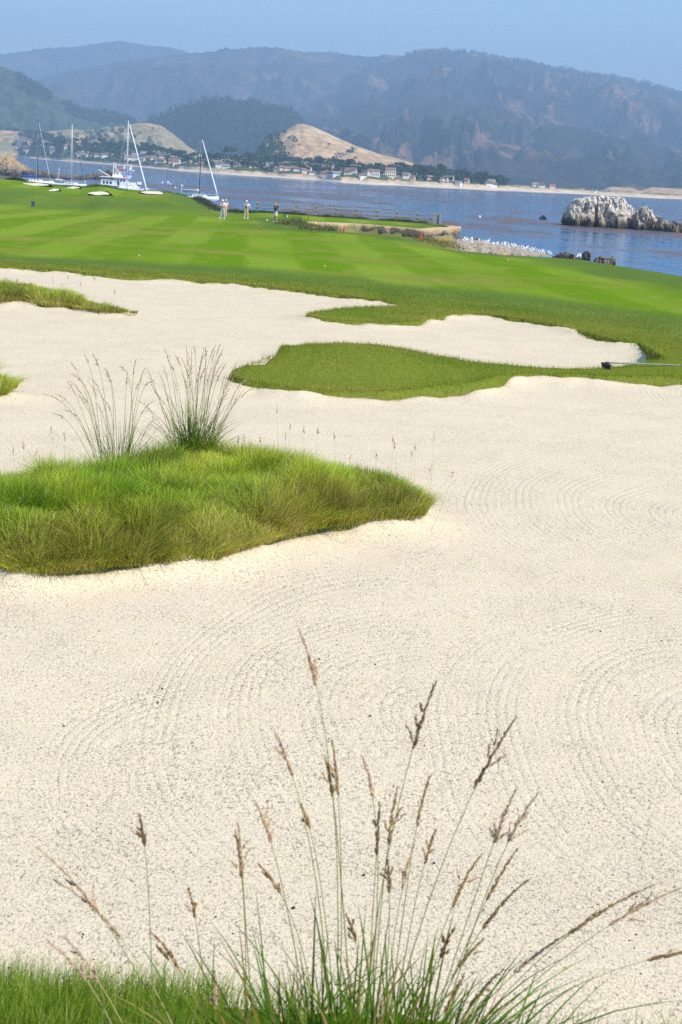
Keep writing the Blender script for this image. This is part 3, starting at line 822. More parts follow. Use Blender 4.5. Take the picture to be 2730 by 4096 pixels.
def shaggy(name, label, P, fn, n, Lr, W, seed, tus_n, dry=0.25, lev=3, holes=()):
    r = np.random.default_rng(seed)
    lo = P.min(0); hi = P.max(0)
    pts = r.uniform(lo, hi, (n * 3, 2))
    d = poly_sdf(pts[:, 0], pts[:, 1], P)
    pts = pts[d > -0.02][:n]
    x, y = pts.T
    d, out = grad_out(x, y, P)
    tc = r.uniform(lo, hi, (tus_n, 2)); th = r.uniform(0.5, 1.4, tus_n); tt_ = r.normal(0, 0.30, tus_n); tb_ = r.uniform(0.72, 1.22, tus_n)
    dist = np.hypot(x[:, None] - tc[:, 0], y[:, None] - tc[:, 1])
    j = dist.argmin(1); dm = dist.min(1)
    ra = np.arctan2(y - tc[j, 1], x - tc[j, 0])
    swirl = 2.2 * fbm(x * 0.8, y * 0.8, 0, 2, seed + 1)
    wo = ss(0.55, 0.0, d) * 1.6
    vx = np.cos(ra) * 0.9 + np.cos(out) * wo + np.cos(swirl) * 0.55 + r.normal(0, 0.75, len(x))
    vy = np.sin(ra) * 0.9 + np.sin(out) * wo + np.sin(swirl) * 0.55 + r.normal(0, 0.75, len(x))
    ang = np.arctan2(vy, vx)
    lean = np.clip(0.22 + 0.42 * np.minimum(dm / 0.35, 1) + 0.25 * ss(0.4, 0, d) + r.normal(0, 0.22, len(x)), 0.03, 1.4)
    L = r.uniform(Lr[0], Lr[1], len(x)) * th[j] * (0.82 + 0.18 * ss(0, 0.4, d))
    z = fn(x, y, d) - 0.015
    tone = np.clip(0.5 + tt_[j] + 0.9 * fbm(x * 0.9, y * 0.9, 0, 3, seed + 2) + r.normal(0, 0.25, len(x)), 0, 1)
    front = ss(0.9, 0.1, d) * (np.sin(out) < 0.2)
    tip = lerp_col(GREEN, GREEN_Y, tone)
    k = np.clip(dry * 0.5 + 0.62 * front + 0.35 * fbm(x * 1.7, y * 1.7, 0, 2, seed + 4), 0, 1)
    tip = tip * (1 - k[:, None]) + lerp_col(OLIVE, (0.56, 0.47, 0.14), r.uniform(0, 1, len(x))) * k[:, None]
    st = r.uniform(0, 1, len(x)) < (0.035 + dry * 0.14)
    tip[st] = lerp_col(STRAW, (0.30, 0.24, 0.10), r.uniform(0, 1, st.sum()))
    ov = (d < 0.16) & (r.uniform(0, 1, len(x)) < 0.06)
    lean[ov] = r.uniform(0.9, 1.5, ov.sum()); L[ov] *= r.uniform(1.1, 1.7, ov.sum())
    hol = np.zeros(len(x))
    for hx, hy, hr in holes:
        hol = np.maximum(hol, np.exp(-((x - hx) ** 2 + (y - hy) ** 2) / hr ** 2))
    L = L * (1 - 0.6 * hol)
    tip = tip * (1 - 0.35 * hol[:, None]) + np.array([0.16, 0.11, 0.04]) * 0.35 * hol[:, None]  # tips darkened in the hollows: their shade is put into the blade colour
    tip = tip * (tb_[j] * np.clip(r.normal(1.0, 0.30, len(x)), 0.35, 1.7))[:, None]
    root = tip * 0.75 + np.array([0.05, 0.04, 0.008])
    Wd = np.full(len(x), W) * r.uniform(0.6, 1.3, len(x))
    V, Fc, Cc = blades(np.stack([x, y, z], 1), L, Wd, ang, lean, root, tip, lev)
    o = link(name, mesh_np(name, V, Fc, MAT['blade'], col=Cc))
    return tag(o, label, 'grass', kind='stuff')

shaggy('long_grass', 'shaggy long green grass covering the large bunker island', E_P, E_fn, 120000, (0.20, 0.40), 0.0082, 5, 120, 0.22, 3, [(*at_z(u, v, CAM_Z - 3.85)[:2], hr) for u, v, hr in ((470, 2130, 0.16), (520, 2160, 0.13), (300, 1975, 0.17), (945, 2055, 0.12), (1240, 2110, 0.15), (1310, 2105, 0.10), (1545, 2065, 0.14), (1340, 1915, 0.2), (1120, 1895, 0.16), (80, 2180, 0.12), (700, 2190, 0.10), (1480, 1905, 0.13))])
shaggy('long_grass', 'rough olive grass on the strip island at upper left', C_P, C_fn, 26000, (0.16, 0.30), 0.016, 6, 70, 0.55, 2)
shaggy('long_grass', 'green grass tuft cut by the left edge', D_P, D_fn, 7000, (0.25, 0.42), 0.010, 7, 10, 0.1, 3)

# short turf on the tongues and round the bunker edge
def turf_band():
    r = np.random.default_rng(15)
    n = 900000
    y = 22.3 * (56 / 22.3) ** r.uniform(0, 1, n)
    x = y * r.uniform(-0.30, 0.30, n)
    # thin out with distance so that density in the picture stays even
    d = -poly_sdf(x.astype(np.float32), y.astype(np.float32), np.concatenate([edge_w[::2], SANDP[len(edge_w) - 1:]]))
    p = np.where(d < 0.35, 1.0, np.where(d < 3.0, 0.55, 0.55 * np.exp(-(d - 3.0) / 2.2)))
    k = (d > -0.03) & (r.uniform(0, 1, n) < p)
    x, y, d = x[k], y[k], d[k]
    e = ss(0.40, 0.0, d)
    L = (0.035 + 0.018 * (y - 22) / 15 + 0.10 * e ** 1.5 * r.uniform(0.3, 1.3, len(x))) * r.uniform(0.7, 1.35, len(x))
    W = 0.0065 * (y / 25) * r.uniform(0.7, 1.4, len(x))
    z = zf(x, y) * ss(-0.06, 0.12, d) + (sand0(x, y) - 0.35) * (1 - ss(-0.06, 0.12, d)) - 0.004
    z = np.maximum(z, sand0(x, y) + 0.01)
    t = np.clip(0.5 + 0.8 * fbm(x * 0.7, y * 0.7, 0, 3, 91) + r.normal(0, 0.28, len(x)), 0, 1)
    dry = np.clip(0.55 + 0.75 * fbm(x * 0.45, y * 0.45, 0, 3, 92) + r.normal(0, 0.2, len(x)), 0, 1)
    lush = np.exp(-((x - px_b[0]) / 0.55) ** 2 - ((y - px_b[1]) / 0.5) ** 2)
    c = lerp_col((0.190, 0.300, 0.018), (0.330, 0.410, 0.034), t)
    c = c * (1 - 0.75 * dry[:, None]) + lerp_col((0.360, 0.330, 0.042), (0.48, 0.40, 0.090), t) * 0.75 * dry[:, None]
    c = c * (1 - 0.8 * lush[:, None]) + np.array([0.06, 0.16, 0.016]) * 0.8 * lush[:, None]
    st = r.uniform(0, 1, len(x)) < 0.02
    c[st] = np.array([0.40, 0.33, 0.16])
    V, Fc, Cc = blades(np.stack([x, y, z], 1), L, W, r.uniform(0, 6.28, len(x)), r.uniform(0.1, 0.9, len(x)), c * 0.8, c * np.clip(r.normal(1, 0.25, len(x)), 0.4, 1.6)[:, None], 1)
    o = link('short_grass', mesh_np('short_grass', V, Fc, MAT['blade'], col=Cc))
    tag(o, 'short turf on the tongues and lips of the bunker', 'grass', kind='stuff')
px_b = on_surf(1310, 1425, zf, 8, 90)
turf_band()

def bank_grass():
    r = np.random.default_rng(19)
    n = 150000
    x = r.uniform(-2.2, 2.2, n); y = r.uniform(2.2, 6.0, n)
    d = poly_sdf(x, y, F_P)
    u = 1365 + x / np.hypot(y, 3) * F_PX
    dens = np.where(x < -0.30, 1.0, np.where(x < 0.3, 0.30, 0.14)) * ss(1.6, 0.9, d)
    k = (d > -0.05) & (r.uniform(0, 1, n) < dens)
    x, y, d = x[k], y[k], d[k]
    L = r.uniform(0.07, 0.20, len(x)) * np.where(x < 0.2, 1.0, 0.75)
    z = bank_z(x, y) - 0.01
    t = r.uniform(0, 1, len(x))
    c = lerp_col((0.140, 0.275, 0.014), (0.350, 0.480, 0.040), t)
    st = r.uniform(0, 1, len(x)) < 0.09
    c[st] = lerp_col(STRAW, OLIVE, r.uniform(0, 1, st.sum()))
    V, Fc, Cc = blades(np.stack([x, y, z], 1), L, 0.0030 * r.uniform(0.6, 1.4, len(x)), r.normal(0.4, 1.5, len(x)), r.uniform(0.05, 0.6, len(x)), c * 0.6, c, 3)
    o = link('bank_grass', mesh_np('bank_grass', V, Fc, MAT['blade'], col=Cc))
    tag(o, 'fine green grass along the bottom edge of the picture', 'grass', kind='stuff')
bank_grass()

# ------------------------------------------------------------------ tall seed grasses
def bez(p0, p1, p2, t):
    t = np.asarray(t)[:, None]
    return (1 - t) ** 2 * p0 + 2 * t * (1 - t) * p1 + t * t * p2

def tube_np(P, R, n=4):
    V = []; m = len(P)
    for i in range(m):
        t = P[min(i + 1, m - 1)] - P[max(i - 1, 0)]; t = t / np.linalg.norm(t)
        a = np.cross(t, [0.0, 1.0, 0.1]); a /= np.linalg.norm(a) + 1e-9; b = np.cross(t, a)
        for k in range(n):
            th = 2 * math.pi * k / n
            V.append(P[i] + R[i] * (math.cos(th) * a + math.sin(th) * b))
    F = [(i * n + k, i * n + (k + 1) % n, (i + 1) * n + (k + 1) % n, (i + 1) * n + k) for i in range(m - 1) for k in range(n)]
    return np.array(V), np.array(F)

def seed_head_np(P, r, size, n, spread, cols):
    """spikelets along the polyline P (root to tip): slim eight-sided diamonds"""
    V = []; F = []; C = []
    m = len(P)
    for i in range(n):
        f = (i + r.uniform(0, 0.8)) / n
        x = f * (m - 1); j = min(int(x), m - 2)
        c = P[j] + (P[j + 1] - P[j]) * (x - j)
        t = P[j + 1] - P[j]; t = t / np.linalg.norm(t)
        side = r.normal(0, 1, 3); side -= t * side.dot(t); side /= np.linalg.norm(side) + 1e-9
        dirn = t + side * spread * r.uniform(0.3, 1.2); dirn /= np.linalg.norm(dirn)
        ln = size * r.uniform(0.7, 1.3) * (1.15 - 0.55 * f); wd = ln * 0.17
        a = np.cross(dirn, side); a /= np.linalg.norm(a) + 1e-9; b = np.cross(dirn, a)
        o_ = c + side * wd * 0.5
        k = len(V)
        V += [o_] + [o_ + dirn * ln * 0.42 + wd * (ca * a + sa * b) for ca, sa in ((1, 0), (0, 1), (-1, 0), (0, -1))] + [o_ + dirn * ln]
        F += [(k, k + 2, k + 1), (k, k + 3, k + 2), (k, k + 4, k + 3), (k, k + 1, k + 4), (k + 1, k + 2, k + 5), (k + 2, k + 3, k + 5), (k + 3, k + 4, k + 5), (k + 4, k + 1, k + 5)]
        cc = cols[0] + (cols[1] - cols[0]) * r.uniform(0, 1)
        C += [cc] * 6
    return np.array(V), np.array(F), np.array(C)

HEADC = {'brown': (np.array([0.25, 0.135, 0.060]), np.array([0.56, 0.35, 0.18])), 'pink': (np.array([0.46, 0.27, 0.16]), np.array([0.72, 0.51, 0.34])),
         'pale': (np.array([0.45, 0.31, 0.19]), np.array([0.66, 0.50, 0.36])), 'dark': (np.array([0.13, 0.078, 0.040]), np.array([0.38, 0.22, 0.105]))}

def stalk(parent, base, tip, bend, rad, head, headlen, spik, nsp, spread, seed, straw=False, label=None, droop=0.0):
    r = np.random.default_rng(seed)
    L = np.linalg.norm(tip - base)
    mid = base + (tip - base) * 0.55 + np.asarray(bend) * L + np.array([r.normal(0, 0.035), r.normal(0, 0.03), 0]) * L
    sgn = np.sign(tip[0] - base[0]) or 1.0
    dr = droop * r.uniform(0.2, 1.5)
    crv = lambda t: bez(base, mid, tip, t) + (np.asarray(t)[:, None] ** 6) * np.array([sgn * 0.8 * dr, 0, -dr]) * L
    P = crv(np.linspace(0, 1, 12))
    R = rad * (1 - 0.6 * np.linspace(0, 1, 12))
    V, Fq = tube_np(P, R)
    t = np.repeat(np.linspace(0, 1, 12), 4)[:, None]
    c0, c1 = (np.array([0.50, 0.40, 0.20]), np.array([0.55, 0.42, 0.26])) if straw else (np.array([0.135, 0.225, 0.024]), np.array([0.30, 0.32, 0.085]))
    off = np.zeros(3) if parent is None else np.array(parent.location)
    o = link('stalk' if parent else 'seed_stalk', mesh_np('stalk', V - off, Fq, MAT['stalk'], col=c0 + (c1 - c0) * t), parent)
    f0 = 1 - headlen / L
    Ph = crv(np.linspace(f0, 1, 10))
    V, Ft, Cc = seed_head_np(Ph, r, spik, nsp, spread, HEADC[head])
    tdir = (Ph[-1] - Ph[0]) / np.linalg.norm(Ph[-1] - Ph[0])
    for q in range(int(r.integers(0, 4))):
        b0 = Ph[int(r.integers(0, 5))]
        sd_ = np.array([r.choice([-1, 1]), r.normal(0, 0.4), 0.0]); sd_ -= tdir * sd_.dot(tdir); sd_ /= np.linalg.norm(sd_)
        bl = headlen * r.uniform(0.18, 0.36)
        bt = bez(b0, b0 + tdir * bl * 0.6 + sd_ * bl * 0.2, b0 + tdir * bl * 0.85 + sd_ * bl * r.uniform(0.25, 0.6), np.linspace(0.25, 1, 5))
        V2, F2, C2 = seed_head_np(bt, r, spik * 0.85, max(3, nsp // 7), spread * 0.8, HEADC[head])
        Ft = np.concatenate([Ft, F2 + len(V)]); V = np.concatenate([V, V2]); Cc = np.concatenate([Cc, C2])
    h = link('seed_head', mesh_np('seed_head', V - off, Ft, MAT['stalk'], smooth=False, col=Cc), o)
    return o

# foreground clump
FG_Y = 3.4
fg0 = at_y(1390, 4330, FG_Y); fg0[2] = float(bank_z(np.array([fg0[0]]), np.array([FG_Y]))[0]) - 0.02
fg = thing('seed_grass_clump', 'tall brown-headed grass clump rising from the bottom edge', 'grass clump', tuple(fg0))
FG = [(1255, 2465, 'pink', .17, 1430), (1735, 2720, 'dark', .19, 1440), (2050, 2855, 'dark', .22, 1500), (1115, 2905, 'pink', .14, 1330), (1345, 2950, 'brown', .15, 1350), (1330, 3000, 'brown', .13, 1345),
      (1498, 2985, 'pink', .12, 1420), (1690, 3060, 'brown', .16, 1520), (1580, 3140, 'brown', .15, 1480), (1525, 3215, 'dark', .14, 1470), (1235, 3190, 'brown', .08, 1370), (590, 3225, 'dark', .10, 640), (962, 3285, 'pink', .14, 1040),
      (948, 3320, 'brown', .13, 970), (165, 3370, 'pink', .24, 780), (240, 3500, 'pale', .22, 800), (765, 3545, 'brown', .10, 860), (622, 3710, 'brown', .14, 900), (1735, 3310, 'brown', .10, 1560), (1640, 3370, 'pink', .12, 1530), (1905, 3385, 'brown', .17, 1600),
      (2060, 3385, 'brown', .17, 1640), (2045, 3140, 'pale', .17, 1620), (2125, 3130, 'pale', .17, 1680), (2100, 3510, 'dark', .16, 1640), (2712, 3545, 'pink', .20, 1640), (2600, 3535, 'brown', .22, 1660), (2260, 3710, 'pale', .17, 1640), (2780, 3780, 'dark', .12, 1700),
      (1805, 3690, 'dark', .11, 1580), (1405, 3645, 'dark', .08, 1400), (205, 3755, 'pale', .14, 560), (265, 3745, 'pale', .13, 640), (1110, 3960, 'pink', .13, 1120), (865, 3880, 'pink', .12, 900), (1855, 3890, 'brown', .12, 1640), (2015, 3870, 'pale', .15, 1690),
      (1565, 3420, 'dark', .10, 1500), (1390, 3820, 'pink', .14, 1440), (1535, 3850, 'pale', .16, 1500), (640, 3780, 'dark', .05, 980), (1985, 3270, 'dark', .0001, 1590)]
_r = np.random.default_rng(5)
for _ in range(3):
    _u = _r.uniform(1000, 2150)
    FG.append((_u, _r.uniform(3150, 3900), str(_r.choice(['pink', 'brown', 'pale'])), _r.uniform(0.08, 0.15), 1400 + (_u - 1400) * 0.35))
for i, (u, v, hd, hl, bu) in enumerate(FG):
    r = np.random.default_rng(300 + i)
    if hl < 0.01: continue
    yb = FG_Y + r.uniform(-0.14, 0.14)
    far = bu < 1000
    base = at_y(bu, 4320 if not far else 4230, yb)
    base[2] = max(base[2] - 0.05, float(bank_z(np.array([base[0]]), np.array([yb]))[0]) - 0.03)
    base[2] = float(bank_z(np.array([base[0]]), np.array([yb]))[0]) - 0.02
    tip = at_y(u, v, yb + r.uniform(-0.12, 0.16))
    dx = tip[0] - base[0]
    bend = (-0.10 * np.sign(dx) * min(1, abs(dx) * 2.2), 0, 0.05 + 0.08 * min(1, abs(dx) * 1.6))
    L = np.linalg.norm(tip - base)
    stalk(fg, base, tip, bend, 0.0019, hd, min(hl * 1.25, L * 0.5), 0.0165, int(22 + hl * 260), 0.26 if hd != 'pale' else 0.42, 400 + i, straw=hd == 'pale' and u < 900, droop=0.02)
for i in range(270):
    r = np.random.default_rng(900 + i)
    a = r.normal(0, 0.17)
    b = np.array([fg0[0] + a * 1.15 + 0.02, FG_Y + r.normal(0, 0.11), 0.0]); b[2] = float(bank_z(b[:1], b[1:2])[0]) - 0.01
    L = r.uniform(0.28, 0.56) * (1.2 if r.uniform() < 0.2 else 1)
    lean = np.clip(a * 1.9 + r.normal(0, 0.28), -0.9, 0.95)
    ang = 0 if lean > 0 else math.pi
    c = lerp_col((0.065, 0.165, 0.010), (0.180, 0.310, 0.024), np.array([r.uniform()]))
    if r.uniform() < 0.16: c = lerp_col((0.42, 0.27, 0.05), (0.50, 0.38, 0.16), np.array([r.uniform()]))
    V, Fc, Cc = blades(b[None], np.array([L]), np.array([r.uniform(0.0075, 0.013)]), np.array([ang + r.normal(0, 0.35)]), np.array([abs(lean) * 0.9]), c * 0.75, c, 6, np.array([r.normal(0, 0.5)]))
    link('leaf', mesh_np('leaf', V - fg0, Fc, MAT['blade'], col=Cc), fg)

# two clumps standing on the large island
def clump(label, cu, cv, spread_px, tips, seed, nleaf):
    p0 = at_z(cu, cv, CAM_Z - 3.72)
    p0[2] = float(E_fn(np.array([p0[0]]), np.array([p0[1]]))[0])
    t = thing('seed_grass_clump', label, 'grass clump', tuple(p0))
    r = np.random.default_rng(seed)
    for i, (u, v) in enumerate(tips):
        yb = p0[1] + r.normal(0, 0.10)
        bu = cu + np.clip((u - cu) * 0.33 + r.normal(0, 14), -spread_px, spread_px)
        b = at_y(bu, cv, yb); b[2] = float(E_fn(b[:1], b[1:2])[0]) - 0.02
        tip = at_y(u, v, yb + r.normal(0, 0.2))
        dx = tip[0] - b[0]
        stalk(t, b, tip, (-0.07 * np.sign(dx) * min(1, abs(dx) * 1.5), 0, 0.04 + 0.07 * min(1, abs(dx))), 0.0040, 'brown' if r.uniform() < 0.4 else 'pink', 0.18 + r.uniform(0, 0.16), 0.026, 18, 0.55, seed * 100 + i, straw=r.uniform() < 0.18, droop=0.07 if seed == 3 else 0.03)
    n = nleaf
    a = r.normal(0, 1, n)
    x = p0[0] + a * spread_px / F_PX * p0[1] * 0.55; y = p0[1] + r.normal(0, 0.10, n)
    z = E_fn(x, y) - 0.02
    lean = a * 0.40 + r.normal(0, 0.22, n)
    c = lerp_col(GREEN_D, (0.17, 0.24, 0.03), r.uniform(0, 1, n))
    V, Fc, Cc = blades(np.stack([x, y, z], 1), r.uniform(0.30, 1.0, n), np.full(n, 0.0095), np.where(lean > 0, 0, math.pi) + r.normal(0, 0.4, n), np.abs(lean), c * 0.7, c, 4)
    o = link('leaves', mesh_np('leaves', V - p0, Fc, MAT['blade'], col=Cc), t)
    o['kind'] = 'stuff'
r = np.random.default_rng(77)
tl = [(360, 1392), (395, 1392), (330, 1440), (345, 1475), (305, 1425), (300, 1500), (280, 1510), (250, 1545), (205, 1535), (235, 1615), (450, 1435), (385, 1470), (375, 1495), (415, 1520), (460, 1455), (325, 1560), (355, 1545), (290, 1600), (520, 1415), (528, 1410), (500, 1470), (545, 1500), (565, 1455), (575, 1470), (600, 1575), (610, 1655), (440, 1560), (405, 1590)]
clump('airy brown-headed grass clump on the island, left one', 480, 1862, 62, tl, 3, 200)
tr = [(675, 1372), (590, 1465), (605, 1520), (640, 1480), (660, 1455), (690, 1430), (565, 1588), (720, 1400), (752, 1375), (770, 1392), (792, 1362), (800, 1400), (812, 1385), (822, 1430), (835, 1375), (848, 1360), (855, 1395), (868, 1358), (872, 1410), (884, 1385), (880, 1430), (760, 1440), (735, 1425), (790, 1450), (900, 1445), (905, 1500), (925, 1490), (940, 1430), (955, 1465), (965, 1510), (985, 1480), (998, 1545), (975, 1555), (940, 1560), (915, 1550), (660, 1540), (700, 1510), (625, 1560), (740, 1480), (770, 1470), (810, 1465), (845, 1455), (860, 1470), (895, 1480), (645, 1600), (680, 1570)]
clump('dense upright brown-headed grass clump on the island, right one', 772, 1822, 58, tr, 4, 520)

# single dry stalks along the back of the islands
for i, (bu, bv, u, v) in enumerate([(50, 1905, 55, 1782), (95, 1900, 92, 1765), (208, 1915, 205, 1700), (250, 1905, 258, 1728), (130, 1912, 150, 1790), (1108, 1850, 1106, 1622), (1150, 1868, 1142, 1730), (1128, 1860, 1160, 1690), (1218, 1872, 1215, 1702), (1272, 1880, 1274, 1706), (1345, 1885, 1335, 1732), (1400, 1890, 1405, 1815),
        (1500, 1905, 1505, 1800), (1715, 1950, 1738, 1722), (1655, 1945, 1662, 1768), (1600, 1930, 1578, 1765), (1690, 1960, 1728, 1855), (1560, 1915, 1570, 1742), (870, 1840, 880, 1690), (985, 1845, 975, 1735), (640, 1872, 612, 1650), (1050, 1850, 1040, 1740), (1640, 1935, 1648, 1800), (1730, 1985, 1815, 1880), (940, 1840, 955, 1740)]):
    p = at_z(bu, bv, CAM_Z - 3.72); p[2] = float(E_fn(p[:1], p[1:2])[0])
    tip = at_y(u, v, p[1])
    o = stalk(None, p, tip, (0.02, 0, 0.02), 0.0016, 'pink' if i % 3 else 'brown', 0.12, 0.024, 11, 0.5, 7000 + i, straw=i % 2 == 0)
    tag(o, 'thin dry seed stalk on the large grass island, ' + ('left of the two clumps' if u < 400 else 'beside the dense clump' if u < 1000 else 'just right of the dense clump' if u < 1180 else 'midway along its back edge' if u < 1450 else 'near its right tip'), 'grass stalk', 'dry stalks behind the large island')
for i, (bu, bv, u, v) in enumerate([(30, 1165, 28, 1105), (75, 1160, 70, 1112), (215, 1175, 212, 1110), (270, 1185, 274, 1098), (320, 1200, 322, 1125), (375, 1210, 378, 1105), (460, 1230, 458, 1160), (250, 1180, 248, 1130)]):
    p = at_z(bu, bv, CAM_Z - 3.85); p[2] = float(C_fn(p[:1], p[1:2])[0])
    o = stalk(None, p, at_y(u, v, p[1]), (0.02, 0, 0.02), 0.003, 'pale', 0.16, 0.05, 8, 0.5, 7100 + i, straw=True)
    tag(o, 'thin dry seed stalk behind the upper-left strip island', 'grass stalk', 'dry stalks behind the strip island')

# loose dark bits and clods lying on the raked sand
def debris():
    r = np.random.default_rng(55)
    n = 700
    y = 6.3 * (20 / 6.3) ** r.uniform(0, 1, n); x = y * r.uniform(-0.27, 0.27, n)
    k = (poly_sdf(x, y, E_P) < -0.1) & (poly_sdf(x, y, SANDP) > 0.3)
    x, y = x[k], y[k]
    V = []; F = []; C = []
    oc = np.array([(1, 0, 0), (0, 1, 0), (-1, 0, 0), (0, -1, 0), (0, 0, 0.8), (0, 0, -0.8)])
    fc = [(0, 1, 4), (1, 2, 4), (2, 3, 4), (3, 0, 4), (1, 0, 5), (2, 1, 5), (3, 2, 5), (0, 3, 5)]
    for i in range(len(x)):
        s_ = r.uniform(0.003, 0.0075) * (1.8 if r.uniform() < 0.04 else 1)
        p = oc * s_ * r.uniform(0.6, 1.4, (6, 3)); a = r.uniform(0, 6.28)
        p = np.stack([p[:, 0] * math.cos(a) - p[:, 1] * math.sin(a), p[:, 0] * math.sin(a) + p[:, 1] * math.cos(a), p[:, 2]], 1)
        b = len(V); z = float(sand0(x[i:i + 1], y[i:i + 1])[0]) + s_ * 0.5
        V += list(p + np.array([x[i], y[i], z])); F += [(q[0] + b, q[1] + b, q[2] + b) for q in fc]
        C += [np.array([0.05, 0.047, 0.043]) if r.uniform() < 0.7 else np.array([0.62, 0.55, 0.42])] * 6
    o = link('sand_debris', mesh_np('sand_debris', np.array(V), np.array(F), MAT['stalk'], smooth=False, col=np.array(C)))
    tag(o, 'loose dark pebbles and bits scattered on the sand', 'pebbles', kind='stuff')
debris()

# ------------------------------------------------------------------ tee plateau: cliff, fence, bushes, markers
MAT['cliff'] = None
def cliff_mat():
    g = N('sandstone_cliff', 0.95, 0.08)
    p = g.pos; z = g.sep(p)[2]
    a = g.noise(g.scale(p, (0.9, 0.9, 0.35)), 1.0, 5.0, 0.7, 0.6)
    b = g.noise(g.scale(p, (3.0, 3.0, 2.2)), 1.0, 4.0, 0.7)
    zz = g.math('ADD', z, g.math('MULTIPLY', g.math('SUBTRACT', a, 0.5), 1.5))
    ochre = g.mix(b, (0.42, 0.30, 0.16), (0.58, 0.45, 0.27))
    grey = g.mix(g.mapr(b, 0.35, 0.62), (0.085, 0.065, 0.055), (0.40, 0.34, 0.29))
    c = g.mix(g.mapr(zz, 3.25, 3.6), grey, ochre)
    g.color(c)
    g.normal(g.bump(g.math('ADD', a, b), 0.9, 0.25))
    return g.m
MAT['cliff'] = cliff_mat()
# cliff face: a wall that follows the plateau edge, undercut and fluted
PW = smooth_poly(plat_w[:] + [(plat_w[-1][0] + 0.9, plat_w[-1][1] + 2.0), (plat_w[-1][0] + 0.8, plat_w[-1][1] + 5.0), (plat_w[-1][0] - 1.5, plat_w[-1][1] + 9)], 0.12)
tan = np.gradient(PW, axis=0); tan /= np.linalg.norm(tan, axis=1)[:, None]
nrm = np.stack([tan[:, 1], -tan[:, 0]], 1)
ar = np.cumsum(np.r_[0, np.linalg.norm(np.diff(PW, axis=0), axis=1)])
lv = np.linspace(0, 1, 22)
Vc = []
for t in lv:
    zt = 4.02 - t * 4.8
    off = 0.42 - 0.75 * ss(0.05, 0.28, t) + 0.75 * ss(0.45, 1.0, t)
    n1 = 0.55 * fbm(ar * 0.45, ar * 0 + t * 1.2, 0, 3, 201) + 0.32 * (1 - np.abs(fbm(ar * 1.3, ar * 0 + t * 1.6, 0, 3, 203)) * 2) * ss(0.05, 0.25, t)
    cave = -1.3 * np.exp(-((ar - ar.max() * 0.60) / 1.6) ** 2) * ss(0.1, 0.3, t)
    pt = PW + nrm * (off + n1 + cave)[:, None] * 0.8
    Vc.append(np.stack([pt[:, 0], pt[:, 1], zt + 0.10 * fbm(ar * 0.8, ar * 0, t * 2, 2, 205)], 1))
Vtop = np.stack([PW[:, 0] - nrm[:, 0] * 0.8, PW[:, 1] - nrm[:, 1] * 0.8, np.full(len(PW), 4.03)], 1)
o = link('sea_cliff', mesh_np('sea_cliff', np.concatenate([[Vtop], Vc]).reshape(-1, 3), grid_faces(len(lv) + 1, len(PW)), MAT['cliff']))
tag(o, 'eroded ochre sandstone cliff below the fenced tee', 'cliff', kind='structure')

# fence along the plateau
def plat(u, v, z=CAM_Z - 4.95): return at_z(u, v, z)
fence = thing('post_and_rail_fence', 'weathered post and rail fence along the cliff edge behind the tee', 'fence', (f0[0], f0[1], CAM_Z - 4.95))
def fpos(t): return np.array([f0[0] + (f1[0] - f0[0]) * t, f0[1] + (f1[1] - f0[1]) * t, float(zf(np.array([0.0]), np.array([147.0]))[0]) if False else CAM_Z - 4.95])
NPOST = 10
fo = np.array(fence.location)
for i in range(NPOST):
    p = fpos(i / (NPOST - 1)) - fo
    h = 1.12 + random.uniform(-0.06, 0.08)
    MB().box(p[0] - 0.09, p[0] + 0.09, p[1] - 0.09, p[1] + 0.09, -0.35, h, 0.92).build('post', MAT['wood'], fence)
    if i < NPOST - 1:
        p2 = fpos((i + 1) / (NPOST - 1)) - fo
        for zz in (0.42, 0.86):
            MB().tube([(p[0], p[1] - 0.11, zz + random.uniform(-0.03, 0.03)), (p2[0], p2[1] - 0.11, zz + random.uniform(-0.03, 0.03))], 0.05, 5).build('rail', MAT['wood'], fence)
pe = fpos(1.0) - fo
for k, dx in ((1, -0.42), (2, 0.24)):
    MB().box(pe[0] + dx - 0.08, pe[0] + dx + 0.08, pe[1] - 0.35, pe[1] - 0.19, -0.35, 1.15, 0.92).build('post', MAT['wood'], fence)

# scrub along the fence, tufts at the cove
def scrub(name, label, pts, n, L, W, sig, seed, cols):
    r = np.random.default_rng(seed)
    pts = np.asarray(pts)
    seg = r.integers(0, len(pts) - 1, n); t = r.uniform(0, 1, n)[:, None]
    xy = pts[seg, :2] * (1 - t) + pts[seg + 1, :2] * t + r.normal(0, 1, (n, 2)) * sig
    x, y = xy.T
    cl = np.clip(0.75 + 0.75 * fbm(x * 0.55, y * 0.3, 0, 3, seed), 0.15, 1.5)
    z = np.maximum(zf(x, y), 3.7) - 0.05
    c = lerp_col(cols[0], cols[1], r.uniform(0, 1, n))
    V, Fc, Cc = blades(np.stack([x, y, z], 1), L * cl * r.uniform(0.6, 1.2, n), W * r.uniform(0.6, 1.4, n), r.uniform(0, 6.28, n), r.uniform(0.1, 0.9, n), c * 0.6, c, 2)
    o = link(name, mesh_np(name, V, Fc, MAT['blade'], col=Cc)); tag(o, label, 'scrub', kind='stuff')
scrub('coastal_scrub', 'low green scrub along the foot of the fence', [fpos(-0.09) + [0, -1.2, 0], fpos(0.3) + [0, -1.3, 0], fpos(0.6) + [0, -1.3, 0], fpos(0.93) + [0, -1.1, 0]], 7000, 0.42, 0.05, (0.3, 0.5), 501, ((0.045, 0.085, 0.018), (0.15, 0.19, 0.05)))
ct = [at_z(u, v, CAM_Z - 4.8) for u, v in ((1170, 893), (1215, 900))]
